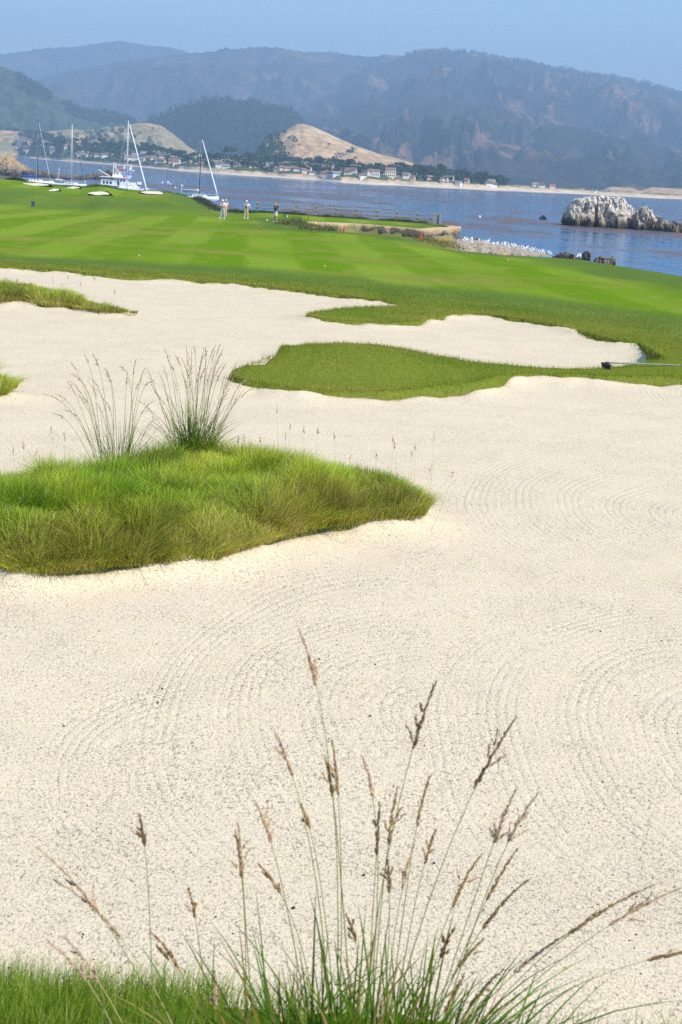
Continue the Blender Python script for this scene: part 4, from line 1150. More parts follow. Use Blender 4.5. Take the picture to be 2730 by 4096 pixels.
scrub('coastal_scrub', 'tan grass tufts at the near end of the cliff', ct, 2600, 0.85, 0.05, (0.65, 1.6), 502, ((0.10, 0.13, 0.035), (0.30, 0.27, 0.11)))
ct = [at_z(u, v, CAM_Z - 4.7) for u, v in ((1215, 920), (1270, 922), (1325, 926))]
scrub('coastal_scrub', 'green grass tufts spilling below the cliff top', ct, 1800, 0.6, 0.05, (0.4, 1.4), 503, ((0.09, 0.14, 0.03), (0.26, 0.27, 0.08)))
ct = [on_surf(u, v, zf0, 20, 240) for u, v in ((1690, 966), (1760, 974), (1830, 992))]
scrub('coastal_scrub', 'dry yellow grass fringe beside the gull rock', ct, 1800, 0.30, 0.04, (0.5, 1.4), 504, ((0.24, 0.23, 0.06), (0.42, 0.34, 0.12)))
ct = [(f0[0] - 0.5, f0[1] + 1.5), (f0[0] - 4.5, f0[1] + 6.5), (-20.5, 190), (-22, 201)]
scrub('coastal_scrub', 'dark scrub on the skyline behind the golfers', ct, 3800, 0.55, 0.06, (0.5, 1.2), 505, ((0.035, 0.065, 0.02), (0.12, 0.15, 0.05)))
ct = [_cr[3][:2], _cr[4][:2], _cr[6][:2], _cr[8][:2]]
scrub('coastal_scrub', 'grassy fringe on the crest of the far mound', [np.array([p[0], 199.5]) for p in ct], 2200, 0.35, 0.06, (1.2, 1.0), 506, ((0.07, 0.13, 0.02), (0.16, 0.20, 0.04)))
ct = [np.array([_cr[1][0] + 1.5, 199.5]), np.array([_cr[2][0] + 0.6, 199.5])]
scrub('coastal_scrub', 'dark bush at the top of the far mound', ct, 700, 0.5, 0.06, (0.5, 0.6), 507, ((0.035, 0.065, 0.02), (0.10, 0.12, 0.04)))
ct = [np.array([_cr[11][0] - 0.8, 199.0]), np.array([_cr[11][0] + 0.6, 199.0])]
scrub('coastal_scrub', 'dark bush on the right shoulder of the far mound', ct, 800, 0.6, 0.06, (0.5, 0.6), 508, ((0.035, 0.065, 0.02), (0.10, 0.12, 0.04)))

# small bunkers on the far mound
MAT['sand_far'] = plain('far_bunker_sand', (0.66, 0.585, 0.46), 0.95, 0.08, 1.5, spec=0.1)
for i, (u, v, wpx, hpx, lab) in enumerate([(142, 741, 104, 13, 'long bunker at the top left of the far mound'), (219, 763, 34, 13, 'smallest bunker below the top left one'), (295, 753, 46, 9, 'thin bunker near the middle of the mound crest'),
        (398, 777, 78, 17, 'bunker with a dark back lip on the mound face'), (612, 774, 90, 15, 'right-hand bunker on the far mound')]):
    c = on_surf(u, v, zf, 60, 260)
    hw = wpx / 2 / F_PX * c[1]; hh = 0.50 * hpx / F_PX * c[1]
    # a bowl: sand floor tilted to the fairway with a turf lip round its back
    th = np.linspace(0, 2 * math.pi, 33)[:-1]; rr = np.linspace(0, 1, 7)
    V = [(0, 0, 0.35 * hh)]
    dep = max(2.0, hw * 1.1)
    for q_ in rr[1:]:
        for a in th:
            x = hw * q_ * math.cos(a) * (1 + 0.12 * math.sin(3 * a + i)); y = dep * q_ * math.sin(a)
            V.append((x, y, hh * (0.42 + 0.62 * y / dep) + 0.03 + 0.02 * math.sin(5 * a + 2 * i) * q_))
    Fm = [(0, 1 + k, 1 + (k + 1) % 32) for k in range(32)]
    m = len(rr) - 1
    F4 = [(1 + j * 32 + k, 1 + (j + 1) * 32 + k, 1 + (j + 1) * 32 + (k + 1) % 32, 1 + j * 32 + (k + 1) % 32) for j in range(m - 1) for k in range(32)]
    sandm = MB().add(V, Fm + F4)
    b = sandm.build('mound_bunker', MAT['sand_far'], None, tuple(c), True)
    tag(b, lab, 'bunker', kind='structure')
    lip = []
    lf = []
    aa = np.linspace(0.12, math.pi - 0.12, 25)
    for a in aa:
        x = hw * math.cos(a) * (1 + 0.12 * math.sin(3 * a + i)); y = dep * math.sin(a)
        zt = hh * (0.5 + 0.62 * y / dep) + 0.05
        k = max(0.0, math.sin(a)) ** 0.5
        lip += [(x * 0.93, y * 0.93, zt - 0.05), (x * 0.94, y * 0.94 - 0.05, zt + 0.20 * hh * k), (x * 1.1, y * 1.1, zt + 0.22 * hh * k), (x * 1.45, y * 1.6 + 0.6, -0.3)]
    for k in range(len(aa) - 1):
        for j in range(3):
            lf.append((k * 4 + j, k * 4 + j + 1, (k + 1) * 4 + j + 1, (k + 1) * 4 + j))
    lm = MB().add(lip, lf).mesh('turf_lip', MAT['turf'], True)
    ca = lm.color_attributes.new('col', 'FLOAT_COLOR', 'POINT')
    ca.data.foreach_set('color', np.tile(np.array([0.9, 0.5, 0.0, 1], np.float32), len(lm.vertices)))
    link('turf_lip', lm, b)

# ------------------------------------------------------------------ rake
rk_h = on_surf(2425, 1474, zf, 8, 90); rk_e = on_surf(2995, 1452, zf, 8, 90)
rdir = (rk_e - rk_h); rlen = 1.9; ra = math.atan2(rdir[1], rdir[0])
rk = thing('bunker_rake', 'dark-headed bunker rake lying on the turf strip at right', 'rake', (rk_h[0], rk_h[1], rk_h[2] + 0.045), ra)
hm = MB().box(-0.03, 0.03, -0.19, 0.19, 0.045, 0.07)
hm.box(-0.02, 0.05, -0.04, 0.04, 0.04, 0.10)
rh = hm.build('head', MAT['dark_plastic'], rk)
for k in range(13):
    y = -0.18 + 0.36 * k / 12
    MB().add([(-0.025, y - 0.008, 0.055), (0.02, y - 0.008, 0.055), (0.02, y + 0.008, 0.055), (-0.025, y + 0.008, 0.055), (-0.005, y - 0.004, -0.045), (0.007, y - 0.004, -0.045), (0.007, y + 0.004, -0.045), (-0.005, y + 0.004, -0.045)],
             [(0, 1, 2, 3), (7, 6, 5, 4), (0, 4, 5, 1), (1, 5, 6, 2), (2, 6, 7, 3), (3, 7, 4, 0)]).build('tine', MAT['dark_plastic'], rh)
MB().tube([(0.0, 0, 0.085), (0.6, 0, 0.075), (1.3, 0, 0.06), (rlen, 0, 0.05)], 0.016, 10).build('handle', MAT['handle'], rk, None, True)

# ------------------------------------------------------------------ markers and balls on the tee
def small(name, label, cat, u, v, mb, mat, group=None, fn=zf, parts=None):
    p = on_surf(u, v, fn, 40, 240)
    o = mb.build(name, mat, None, tuple(p), True)
    return tag(o, label, cat, group)
def stake(): return MB().box(-0.045, 0.045, -0.045, 0.045, -0.15, 0.50, 0.9).add([(-0.04, -0.04, 0.50), (0.04, -0.04, 0.50), (0.04, 0.04, 0.50), (-0.04, 0.04, 0.50), (0, 0, 0.56)], [(0, 1, 4), (1, 2, 4), (2, 3, 4), (3, 0, 4)])
small('hazard_stake', 'red hazard stake standing before the cliff, left one', 'stake', 1376, 929, stake(), MAT['red'], 'red hazard stakes')
small('hazard_stake', 'red hazard stake at the right end of the cliff', 'stake', 1684, 966, stake(), MAT['red'], 'red hazard stakes')
def teeball(): return MB().ell((0, 0, 0.085), (0.075, 0.075, 0.085), 10, 8).tube([(0, 0, -0.1), (0, 0, 0.05)], 0.03, 6)
small('tee_marker', 'rust red tee marker in front of the golfers', 'tee marker', 1041, 918, teeball(), MAT['red_brown'], 'red tee markers')
small('tee_marker', 'rust red tee marker nearest the cliff', 'tee marker', 1253, 931, teeball(), MAT['red_brown'], 'red tee markers')
small('tee_marker', 'white tee marker beside the swinging golfer', 'tee marker', 1068, 885, teeball(), MAT['white_paint'], 'white tee markers')
small('tee_marker', 'white tee marker by the grass tufts', 'tee marker', 1169, 895, teeball(), MAT['white_paint'], 'white tee markers')
small('tee_marker', 'small white tee marker beyond the swinging golfer', 'tee marker', 1149, 869, teeball(), MAT['white_paint'], 'white tee markers')
MAT['green_box'] = plain('green_paint', (0.03, 0.16, 0.09), 0.5)
small('tee_bin', 'small green box on the tee behind the golfer', 'box', 1141, 866, MB().box(-0.16, 0.16, -0.12, 0.12, -0.05, 0.26, 0.9), MAT['green_box'])
pb = on_surf(133, 826, zf, 40, 240)
pbx = thing('yardage_post', 'short slate-blue post alone on the fairway at far left', 'post', tuple(pb))
MB().box(-0.16, 0.16, -0.12, 0.12, -0.1, 0.46, 0.9).build('body', MAT['post_blue'], pbx)
MB().box(-0.18, 0.18, -0.14, 0.14, 0.462, 0.52, 0.8).build('cap', MAT['post_blue'], pbx)
for i, (u, v) in enumerate([(558, 1024), (2034, 1042), (1300, 1065)]):
    small('golf_ball', 'white ball or scrap lying on the fairway turf', 'ball', u, v, MB().ell((0, 0, 0.02), (0.035, 0.03, 0.025), 8, 6), MAT['white_paint'], 'white specks on the fairway')

# ------------------------------------------------------------------ sea stack and other rocks
def rock(name, label, prof, y0, width, seed, mat, depth=0.5, rough=0.16, cat='rock', group=None, zbase=-0.6, nx=150, ny=64, notch=()):
    """prof: silhouette in photo pixels, left to right; built as a steep-sided fluted body around ground distance y0"""
    pts = np.array([at_y(u, v, y0) for u, v in prof])
    xs = np.linspace(pts[0, 0], pts[-1, 0], nx)
    H = np.interp(xs, pts[:, 0], pts[:, 2])
    W = xs[-1] - xs[0]; f = (xs - xs[0]) / W
    wy = width * np.clip(np.minimum(f, 1 - f) * 7, 0.02, 1) ** 0.6 * (0.75 + 0.35 * fbm(xs * 0.35 / max(W, 1) * 14, xs * 0, 0, 3, seed))
    for (nf_, ns, nd) in notch:
        wy = wy * (1 - nd * np.exp(-((f - nf_) / ns) ** 2))
    q_ = np.linspace(-1, 1, ny)
    V = []
    for qq in q_:
        e = (1 - abs(qq) ** 4.0)
        z = zbase + (H - zbase) * e ** 0.85
        y = y0 + wy * qq * depth / 0.5
        sc = 4.2 / max(H.max() - zbase, 0.8)
        hh_ = H.max() - zbase
        nz = fbm(xs * sc, y * sc, 0, 5, seed + 1, 0.6) * rough * (H - zbase) * (1 - abs(qq) ** 8)
        ny_ = (0.22 * fbm(xs * sc * 0.8, z * sc * 0.5, 0, 5, seed + 2, 0.62) + 0.10 * (1 - 2 * np.abs(fbm(xs * sc * 1.3, z * sc * 0.9, 0, 4, seed + 3)))) * hh_ * 0.55 * np.sign(qq) * ss(0, 0.5, abs(qq))
        nx_ = 0.10 * hh_ * fbm(z * sc * 0.7, y * sc * 0.7, xs * sc * 0.4, 4, seed + 6)
        V.append(np.stack([xs + nx_, y + ny_, np.maximum(z + nz * (0.25 + 0.75 * abs(qq)), zbase)], 1))
    V = np.array(V)
    loc = np.array([xs.mean(), y0, 0.0])
    o = link(name, mesh_np(name, (V - loc).reshape(-1, 3), grid_faces(ny, nx), mat, smooth=False), None, tuple(loc))
    return tag(o, label, cat, group)
MAT['guano'] = rock_mat('guano_rock', (0.78, 0.74, 0.67), (0.40, 0.33, 0.24), (0.055, 0.050, 0.045), 0.2, 6.0)
MAT['guano_s'] = rock_mat('spire_rock', (0.66, 0.61, 0.54), (0.32, 0.28, 0.20), (0.055, 0.050, 0.045), 0.0, 4.5)
MAT['dark_rock'] = rock_mat('dark_rock', (0.20, 0.175, 0.145), (0.13, 0.11, 0.09), (0.045, 0.042, 0.040), -0.5, 2.5)
MAT['ochre_rock'] = rock_mat('ochre_rock', (0.46, 0.31, 0.14), (0.26, 0.21, 0.16), (0.07, 0.065, 0.06), 0.5, 7.0, 0.5)
MAT['pale_rock'] = rock_mat('pale_flat_rock', (0.50, 0.43, 0.345), (0.38, 0.32, 0.25), (0.10, 0.09, 0.08), -0.5, 0.9, 1.2)
def z6(x, y): return (2200 + x * 0.338, 740 + y * 0.338)
rock('sea_stack', 'large guano-whitened sea stack standing in the bay', [z6(*p) for p in [(160, 440), (185, 380), (205, 300), (225, 235), (250, 190), (300, 170), (400, 152), (470, 140), (530, 128), (600, 138), (650, 136), (720, 150), (800, 150), (860, 155), (900, 185), (930, 225), (970, 240), (1005, 270), (1025, 330), (1040, 470)]],
     333, 4.2, 611, MAT['guano'], rough=0.08, notch=((0.405, 0.03, 0.75), (0.82, 0.035, 0.45), (0.2, 0.05, 0.2)))
rock('sea_stack', 'pointed rock spire right beside the big sea stack', [z6(*p) for p in [(995, 480), (1015, 380), (1040, 300), (1065, 285), (1095, 255), (1150, 252), (1162, 290), (1195, 298), (1212, 360), (1235, 400), (1250, 500)]], 330, 2.0, 623, MAT['guano_s'], notch=((0.3, 0.06, 0.5),))
rock('sea_rock', 'small pale rock at the foot of the spire', [z6(*p) for p in [(1215, 500), (1230, 420), (1245, 385), (1275, 366), (1310, 375), (1330, 410), (1380, 420), (1400, 470), (1420, 515)]], 329, 1.4, 631, MAT['guano_s'], nx=80, ny=40)
rock('sea_rock', 'low dark rock shelf cut by the right edge', [z6(*p) for p in [(1370, 515), (1400, 470), (1450, 450), (1475, 425), (1500, 455), (1540, 455), (1568, 460), (1640, 440), (1720, 450), (1800, 520)]], 328, 1.6, 637, MAT['dark_rock'], nx=80, ny=40)
def z3(x, y): return (1700 + x * 0.657, 500 + y * 0.657)
rock('sea_rock', 'small lone rock left of the sea stack', [z3(*p) for p in [(694, 574), (702, 560), (715, 546), (728, 550), (738, 562), (746, 574)]], 376, 1.0, 641, MAT['guano_s'], nx=40, ny=24)
rock('sea_rock', 'brown rock just beyond the fairway edge at right', [z3(*p) for p in [(1020, 838), (1040, 812), (1065, 802), (1100, 808), (1135, 805), (1155, 820), (1168, 850)]], 158, 1.1, 643, MAT['dark_rock'], nx=70, ny=40)
rock('sea_rock', 'small dark rock in the shallows', [z3(*p) for p in [(962, 786), (975, 770), (988, 766), (1000, 772), (1012, 786)]], 178, 0.6, 647, MAT['dark_rock'], nx=40, ny=24)
rock('sea_rock', 'kelp-brown ledge at the right end of the gull rock', [z3(*p) for p in [(770, 812), (810, 788), (850, 774), (880, 782), (910, 794), (945, 818)]], 180, 1.3, 653, MAT['dark_rock'], nx=60, ny=30)
rock('sea_rock', 'black rock ledge below the cliff corner', [z3(*p) for p in [(96, 712), (112, 682), (150, 672), (200, 680), (260, 690), (330, 694), (400, 730), (430, 745)]], 214, 2.2, 659, MAT['dark_rock'], nx=90, ny=40)
rock('gull_rock', 'long flat pale rock crowded with white gulls', [z3(*p) for p in [(60, 760), (110, 712), (160, 706), (250, 706), (330, 712), (410, 722), (480, 736), (560, 748), (640, 766), (720, 780), (790, 798), (850, 812), (920, 828)]], 190, 14.0, 661, MAT['pale_rock'], rough=0.10, nx=200, ny=60, cat='rock')
def z1(x, y): return (x * 0.574, 400 + y * 0.574)
rock('rock_headland', 'ochre-topped rocky headland at the left edge', [z1(*p) for p in [(-420, 520), (-300, 420), (-150, 392), (0, 396), (60, 398), (90, 420), (130, 450), (180, 478), (215, 490), (250, 515)]], 565, 14, 671, MAT['ochre_rock'], nx=140, ny=60)
rock('reef', 'low dark reef running out from the headland', [z1(*p) for p in [(190, 520), (220, 488), (260, 492), (320, 500), (380, 512), (450, 516), (530, 518), (600, 530)]], 575, 5, 673, MAT['dark_rock'], nx=120, ny=40)
rock('reef', 'dark reef hump behind the white motor cruiser', [z1(*p) for p in [(580, 540), (610, 518), (680, 510), (720, 512), (735, 495), (760, 486), (800, 494), (815, 512), (850, 522), (880, 545)]], 600, 5, 677, MAT['dark_rock'], nx=120, ny=40)

# gulls
def gull_mesh():
    m = MB()
    m.tube([(-0.16, 0, 0.15), (-0.08, 0, 0.19), (0.0, 0, 0.26), (0.07, 0, 0.36), (0.11, 0, 0.45), (0.13, 0, 0.50)], [0.03, 0.085, 0.115, 0.10, 0.06, 0.05], 9).ell((0.15, 0, 0.53), (0.065, 0.055, 0.06), 8, 6)
    m.tube([(0.20, 0, 0.525), (0.27, 0, 0.51)], [0.018, 0.006], 5).tube([(-0.14, 0, 0.16), (-0.30, 0, 0.10)], [0.05, 0.012], 6)
    m.tube([(0.01, 0.035, 0.20), (0.01, 0.035, 0.0)], 0.010, 4).tube([(0.01, -0.035, 0.20), (0.01, -0.035, 0.0)], 0.010, 4)
    return m.mesh('gull', MAT['gull_white'], True)
gm = gull_mesh()
gr = bpy.data.objects
bpy.context.view_layer.update()
grock = [o for o in COL.objects if o.name.startswith('gull_rock')][0]
gv = np.array([v.co[:] for v in grock.data.vertices]) + np.array(grock.location)
r = np.random.default_rng(88)
cand = [(z3(x, 0)[0]) for x in np.r_[r.uniform(150, 210, 6), r.uniform(235, 420, 26), r.uniform(470, 560, 14), r.uniform(540, 790, 32)]]
for i, u in enumerate(cand):
    X = ray(u, 950)[0] * 190
    near = gv[np.abs(gv[:, 0] - X) < 0.16]
    q_ = near[(near[:, 2] > 0.05) & (near[:, 1] > 190 - 5)]
    if len(q_) == 0: q_ = near[near[:, 2] >= near[:, 2].max() - 0.01]
    p = q_[r.integers(0, len(q_))]
    o = link('gull', gm, None, (p[0], p[1], p[2] - 0.01)); o.rotation_euler = (0, 0, r.choice([0.3, 2.8, -0.5, 3.5]) + r.normal(0, 0.6)); s_ = r.uniform(0.68, 0.92); o.scale = (s_, s_, s_)
    tag(o, 'white gull standing on the %s of the long flat rock' % ('left end' if u < 1840 else 'left half' if u < 1985 else 'middle' if u < 2070 else 'right half'), 'gull', 'gulls on the flat rock')
for i, (u, v) in enumerate([(2312, 1031), (2322, 1032)]):
    p = at_z(u, v, 0.5); p = at_y(u, v, 176)
    o = link('gull', gm, None, tuple(p)); o.rotation_euler = (0, 0, 0.6 + i); tag(o, 'white gull perched alone right of the crowded rock', 'gull', 'gulls right of the rock')
o = link('gull', gm, None, tuple(at_y(*z6(533, 126), 333))); o.scale = (2, 2, 2); tag(o, 'large white bird on top of the sea stack', 'bird')
# low ledges the two lone gulls stand on
rock('sea_rock', 'wet ledge under the two lone gulls', [(2296, 1044), (2306, 1032), (2318, 1031), (2328, 1034), (2338, 1046)], 176, 0.6, 691, MAT['dark_rock'], nx=30, ny=20)

# ------------------------------------------------------------------ boats
def hull_mb(L, B, H, flare=1.25, sheer=0.35, draft=0.5, n=15, transom=0.7):
    st = np.linspace(0, 1, n); V = []
    for t in st:
        x = -L / 2 + L * t
        w_ = B / 2 * (transom + (1 - transom) * math.sin(min(1, t * 1.9) * math.pi / 2)) if t < 0.53 else B / 2 * math.cos((t - 0.53) / 0.47 * math.pi / 2) ** 0.75
        w_ = max(w_, 0.02)
        zt = H + sheer * (t - 0.4) ** 2 * 2.2
        for s_ in (1, -1):
            pass
        ring = [(x, -w_, zt), (x + (0.02 * L * t), -w_ * 0.92, zt * 0.45), (x - 0.06 * L * t * t, -w_ * 0.72 / flare, 0), (x - 0.10 * L * t * t, 0, -draft), (x - 0.06 * L * t * t, w_ * 0.72 / flare, 0), (x + (0.02 * L * t), w_ * 0.92, zt * 0.45), (x, w_, zt)]
        V += ring
    k = 7
    F = [(i * k + j, i * k + j + 1, (i + 1) * k + j + 1, (i + 1) * k + j) for i in range(n - 1) for j in range(k - 1)]
    F += [(i * k + k - 1, i * k, (i + 1) * k, (i + 1) * k + k - 1) for i in range(n - 1)]
    F.append(tuple(range(k))); F.append(tuple((n - 1) * k + j for j in range(k - 1, -1, -1)))
    return MB().add(V, F)

def sailboat(label, u, v, d, L, mast_x, mast_h, hd, mast_mat, hull_mat, cover=None, jib=None, jib_r=0.09, jib_foot=None, boom=(0.2, 4.0), extra=None):
    p = at_y(u, v, d); p[2] = 0
    b = thing('sailboat', label, 'sailboat', tuple(p), hd)
    hu = hull_mb(L, L * 0.29, 1.05, sheer=0.45).build('hull', hull_mat, b, None, True)
    MB().box(-L * 0.18, L * 0.2, -L * 0.085, L * 0.085, 1.0, 1.5, 0.86).build('cabin', MAT['white_paint'], b)
    for s_ in (-1, 1):
        for k in range(3):
            MB().box(-L * 0.12 + k * L * 0.09, -L * 0.12 + k * L * 0.09 + 0.45, s_ * L * 0.083 - 0.02, s_ * L * 0.083 + 0.02, 1.18, 1.38).build('window', MAT['window'], b)
    MB().tube([(mast_x, 0, 0.9), (mast_x, 0, mast_h)], [0.12, 0.075], 8).tube([(mast_x, -1.1, mast_h * 0.62), (mast_x, 1.1, mast_h * 0.62)], 0.03, 4).build('mast', mast_mat, b, None, True)
    MB().tube([(mast_x - boom[0], 0, 2.15), (mast_x - boom[1], 0, 2.1)], 0.07, 6).build('boom', mast_mat, b)
    if cover is not None:
        MB().tube([(mast_x - 0.1, 0, 2.55), (mast_x - 0.8, 0, 2.42), (mast_x - boom[1] * 0.6, 0, 2.35), (mast_x - boom[1], 0, 2.22)], [0.30, 0.27, 0.22, 0.12], 8).build('sail_cover', cover, b, None, True)
    fx = L * 0.49 if jib_foot is None else jib_foot
    MB().tube([(fx, 0, 1.25), (mast_x + 0.15, 0, mast_h - 0.3)], 0.02, 4).build('forestay', MAT['dark_mast'], b)
    if jib is not None:
        top = np.array([mast_x + 0.15, 0, mast_h - 0.3]); ft = np.array([fx, 0, 1.35])
        pts = [ft + (top - ft) * t for t in (0.0, 0.15, 0.5, 0.97)]
        MB().tube(pts, [jib_r, jib_r * 1.25, jib_r, jib_r * 0.5], 7).build('furled_jib', jib, b, None, True)
    MB().tube([(-L * 0.49, 0, 1.2), (mast_x, 0, mast_h - 0.1)], 0.018, 4).build('backstay', MAT['alu'], b)
    for s_ in (-1, 1):
        MB().tube([(mast_x - 0.2, s_ * L * 0.13, 1.1), (mast_x, s_ * 1.05, mast_h * 0.62), (mast_x, 0, mast_h * 0.97)], 0.016, 4).build('shroud', MAT['alu'], b)
        rail = MB()
        for k in range(6):
            t = -0.45 + 0.9 * k / 5
            rail.tube([(t * L, s_ * L * 0.12 * math.cos(t * 2.2), 1.05), (t * L, s_ * L * 0.12 * math.cos(t * 2.2), 1.75)], 0.025, 4)
        rail.tube([((-0.45 + 0.9 * k / 8) * L, s_ * L * 0.12 * math.cos((-0.45 + 0.9 * k / 8) * 2.2), 1.72) for k in range(9)], 0.02, 4)
        rail.build('guard_rail', MAT['alu'], b)
    if extra == 'radar':
        MB().tube([(-L * 0.43, 0.4, 1.1), (-L * 0.40, 0.4, 4.6)], 0.06, 6).ell((-L * 0.40, 0.4, 4.8), (0.32, 0.32, 0.18), 8, 6).build('radar_pole', MAT['white_paint'], b)
        MB().box(-L * 0.46, -L * 0.22, -1.0, 1.0, 1.9, 2.3, 0.7).build('spray_hood', MAT['grey_paint'], b)
    if extra == 'bimini':
        MB().box(-L * 0.40, -L * 0.06, -0.9, 0.9, 2.5, 2.6, 0.9).tube([(-L * 0.36, 0.7, 1.1), (-L * 0.36, 0.7, 2.5)], 0.03, 4).tube([(-L * 0.1, 0.7, 1.1), (-L * 0.1, 0.7, 2.5)], 0.03, 4).build('bimini', MAT['grey_paint'], b)
        MB().tube([(-L * 0.47, 0.3, 1.1), (-L * 0.47, 0.3, 3.2)], 0.05, 5).ell((-L * 0.47, 0.3, 3.4), (0.28, 0.28, 0.2), 8, 6).build('wind_generator', MAT['white_paint'], b)
    return b
def mh(u, vtop, d): return at_y(u, vtop, d)[2]
sailboat('dark-masted sailboat with a bright blue boom cover, mostly hidden by the mound', 143, 735, 425, 10.5, 0.6, mh(138, 479, 425), 0.05, MAT['dark_mast'], MAT['white_paint'], MAT['blue_cover'], MAT['sailcloth'], 0.05, 4.3, (0.2, 5.2))
sailboat('white sailboat with a silver mast and navy sail cover', 284, 742, 413, 9.8, 0.2, mh(288, 497, 413), -0.25, MAT['alu'], MAT['white_paint'], MAT['navy_cover'], MAT['dark_mast'], 0.045, 4.4, (0.2, 4.2), 'radar')
sailboat('tall silver-masted sailboat in front of the motor cruiser', 542, 757, 372, 11.5, -2.2, mh(544, 483, 372), -0.1, MAT['alu'], MAT['white_paint'], None, MAT['sailcloth'], 0.16, 3.0, (0.2, 3.6))
sailboat('white sailboat with a dark mast and furled white jib, right of the mound', 798, 790, 353, 9.6, 0.0, mh(802, 546, 353), -0.12, MAT['dark_mast'], MAT['white_paint'], MAT['grey_paint'], MAT['sailcloth'], 0.15, 4.55, (0.3, 4.2), 'bimini')

# motor cruiser
d = 398.0
p = at_y(482, 755, d); p[2] = 0
tw = thing('motor_cruiser', 'white two-deck motor cruiser with a mast and cargo boom', 'motor boat', tuple(p), -0.12)
tw.scale = (0.92, 0.92, 0.92)
L = 11.8
hull_mb(L, 3.9, 1.7, sheer=1.0, draft=0.8, transom=0.85).build('hull', MAT['white_paint'], tw, None, True)
MB().tube([(-L * 0.5, -1.9, 1.72), (0, -2.02, 1.75), (L * 0.3, -1.5, 2.15), (L * 0.49, -0.12, 2.6)], 0.07, 5).build('rub_rail', MAT['grey_paint'], tw)
ac = MB().box(-5.6, -0.9, -1.55, 1.55, 1.6, 3.25, 0.95).build('aft_cabin', MAT['white_paint'], tw)
for k in range(3):
    MB().box(-4.9 + k * 1.05, -4.3 + k * 1.05, -1.57, -1.50, 2.2, 2.95).build('window', MAT['window'], ac)
wh = MB().box(-0.9, 2.1, -1.5, 1.5, 1.8, 4.1, 0.93).build('wheelhouse', MAT['white_paint'], tw)
for k in range(3):
    MB().box(-0.6 + k * 0.95, 0.0 + k * 0.95, -1.50, -1.40, 3.1, 3.7).build('window', MAT['window'], wh)
MB().box(-0.5, 0.15, -1.52, -1.45, 1.95, 3.0).build('door', MAT['window'], wh)
MB().box(-5.9, 2.6, -1.7, 1.7, 4.12, 4.30, 0.97).build('upper_deck', MAT['white_paint'], tw)
MB().box(-5.6, -1.0, -1.6, 1.6, 3.26, 3.42).build('aft_roof', MAT['white_paint'], tw)
fb_ = MB().box(-2.3, 0.4, -1.2, 1.2, 4.31, 5.1, 0.85).build('flybridge', MAT['white_paint'], tw)
MB().box(2.3, 4.6, -1.2, 1.2, 2.0, 2.9, 0.82).build('fore_cabin', MAT['white_paint'], tw)
MB().box(5.2, 6.3, -0.7, 0.7, 2.5, 3.3, 0.9).build('bow_locker', MAT['white_paint'], tw)
MB().tube([(-2.2, -0.25, 4.3), (-2.1, -0.25, 8.6)], [0.16, 0.11], 6).tube([(-1.5, 0.25, 4.3), (-1.6, 0.25, 8.5)], [0.16, 0.11], 6).build('mast', MAT['white_paint'], tw)
MB().tube([(-1.9, 0, 7.4), (0.4, 0, 4.4)], [0.1, 0.12], 6).build('mast_brace', MAT['white_paint'], tw)
MB().tube([(-3.2, 0, 4.4), (-6.9, 0, 6.1)], [0.12, 0.13], 6).build('cargo_boom', MAT['white_paint'], tw)
MB().tube([(0.9, 0.4, 4.3), (0.9, 0.4, 6.6)], 0.04, 4).build('aerial', MAT['alu'], tw)
MB().box(0.8, 1.4, -0.4, 0.4, 4.31, 4.75, 0.8).build('red_locker', MAT['red'], tw)
for s_ in (-1, 1):
    rr_ = MB()
    for k in range(7):
        rr_.tube([(2.2 + k * 0.58, s_ * (1.6 - k * 0.22), 2.2), (2.2 + k * 0.58, s_ * (1.6 - k * 0.22), 3.0)], 0.03, 4)
    rr_.tube([(2.2, s_ * 1.6, 3.0), (5.68, s_ * 0.28, 3.1)], 0.03, 4)
    rr_.build('guard_rail', MAT['alu'], tw)

# dinghies under sail near the far beach, and mooring floats
for i, (u, v, dd, hm_, sm_, lab) in enumerate([(501, 679, 1120, 'red', 'sailcloth', 'tiny sailing dinghy with a white sail and red hull'), (527, 681, 1100, 'white_paint', 'sailcloth', 'tiny white sailing dinghy nearest the tall silver mast'),
        (515, 702, 740, 'white_paint', 'blue_cover', 'tiny sailing dinghy with a blue sail'), (480, 688, 900, 'white_paint', 'red', 'tiny sailing dinghy with a red sail')]):
    p = at_y(u, v, dd); p[2] = 0
    k = dd / 900.0
    t = thing('sailing_dinghy', lab, 'dinghy', tuple(p), 0.3 * i)
    hull_mb(3.6 * k, 1.4 * k, 0.5 * k, draft=0.2).build('hull', MAT[hm_], t, None, True)
    MB().tube([(0.3, 0, 0.3), (0.2, 0, 4.2 * k)], 0.05, 5).build('mast', MAT['alu'], t)
    MB().add([(0.15, -0.03, 0.9 * k), (0.15, 0.03, 0.9 * k), (-1.7 * k, 0.25, 0.9 * k), (-1.7 * k, 0.2, 0.9 * k), (0.15, -0.02, 4.1 * k), (0.15, 0.02, 4.1 * k)], [(0, 3, 4), (1, 5, 2), (0, 1, 2, 3), (0, 4, 5, 1), (3, 2, 5, 4)]).build('sail', MAT[sm_], t)
for i, (u, v, rad) in enumerate([(672, 731, 0.5), (650, 731, 0.35), (592, 757, 0.32), (571, 758, 0.3), (702, 752, 0.35), (340, 727, 0.35), (682, 736, 0.3)]):
    p = at_z(u, v, 0.0)
    o = MB().ell((0, 0, rad * 0.35), (rad, rad, rad * 0.85), 10, 7).tube([(0, 0, rad), (0, 0, rad * 1.5)], rad * 0.15, 5).build('mooring_buoy', MAT['white_paint'], None, tuple(p), True)
    tag(o, 'white mooring buoy floating among the moored boats', 'buoy', 'mooring buoys')
p = at_z(1920, 869, 0.0)
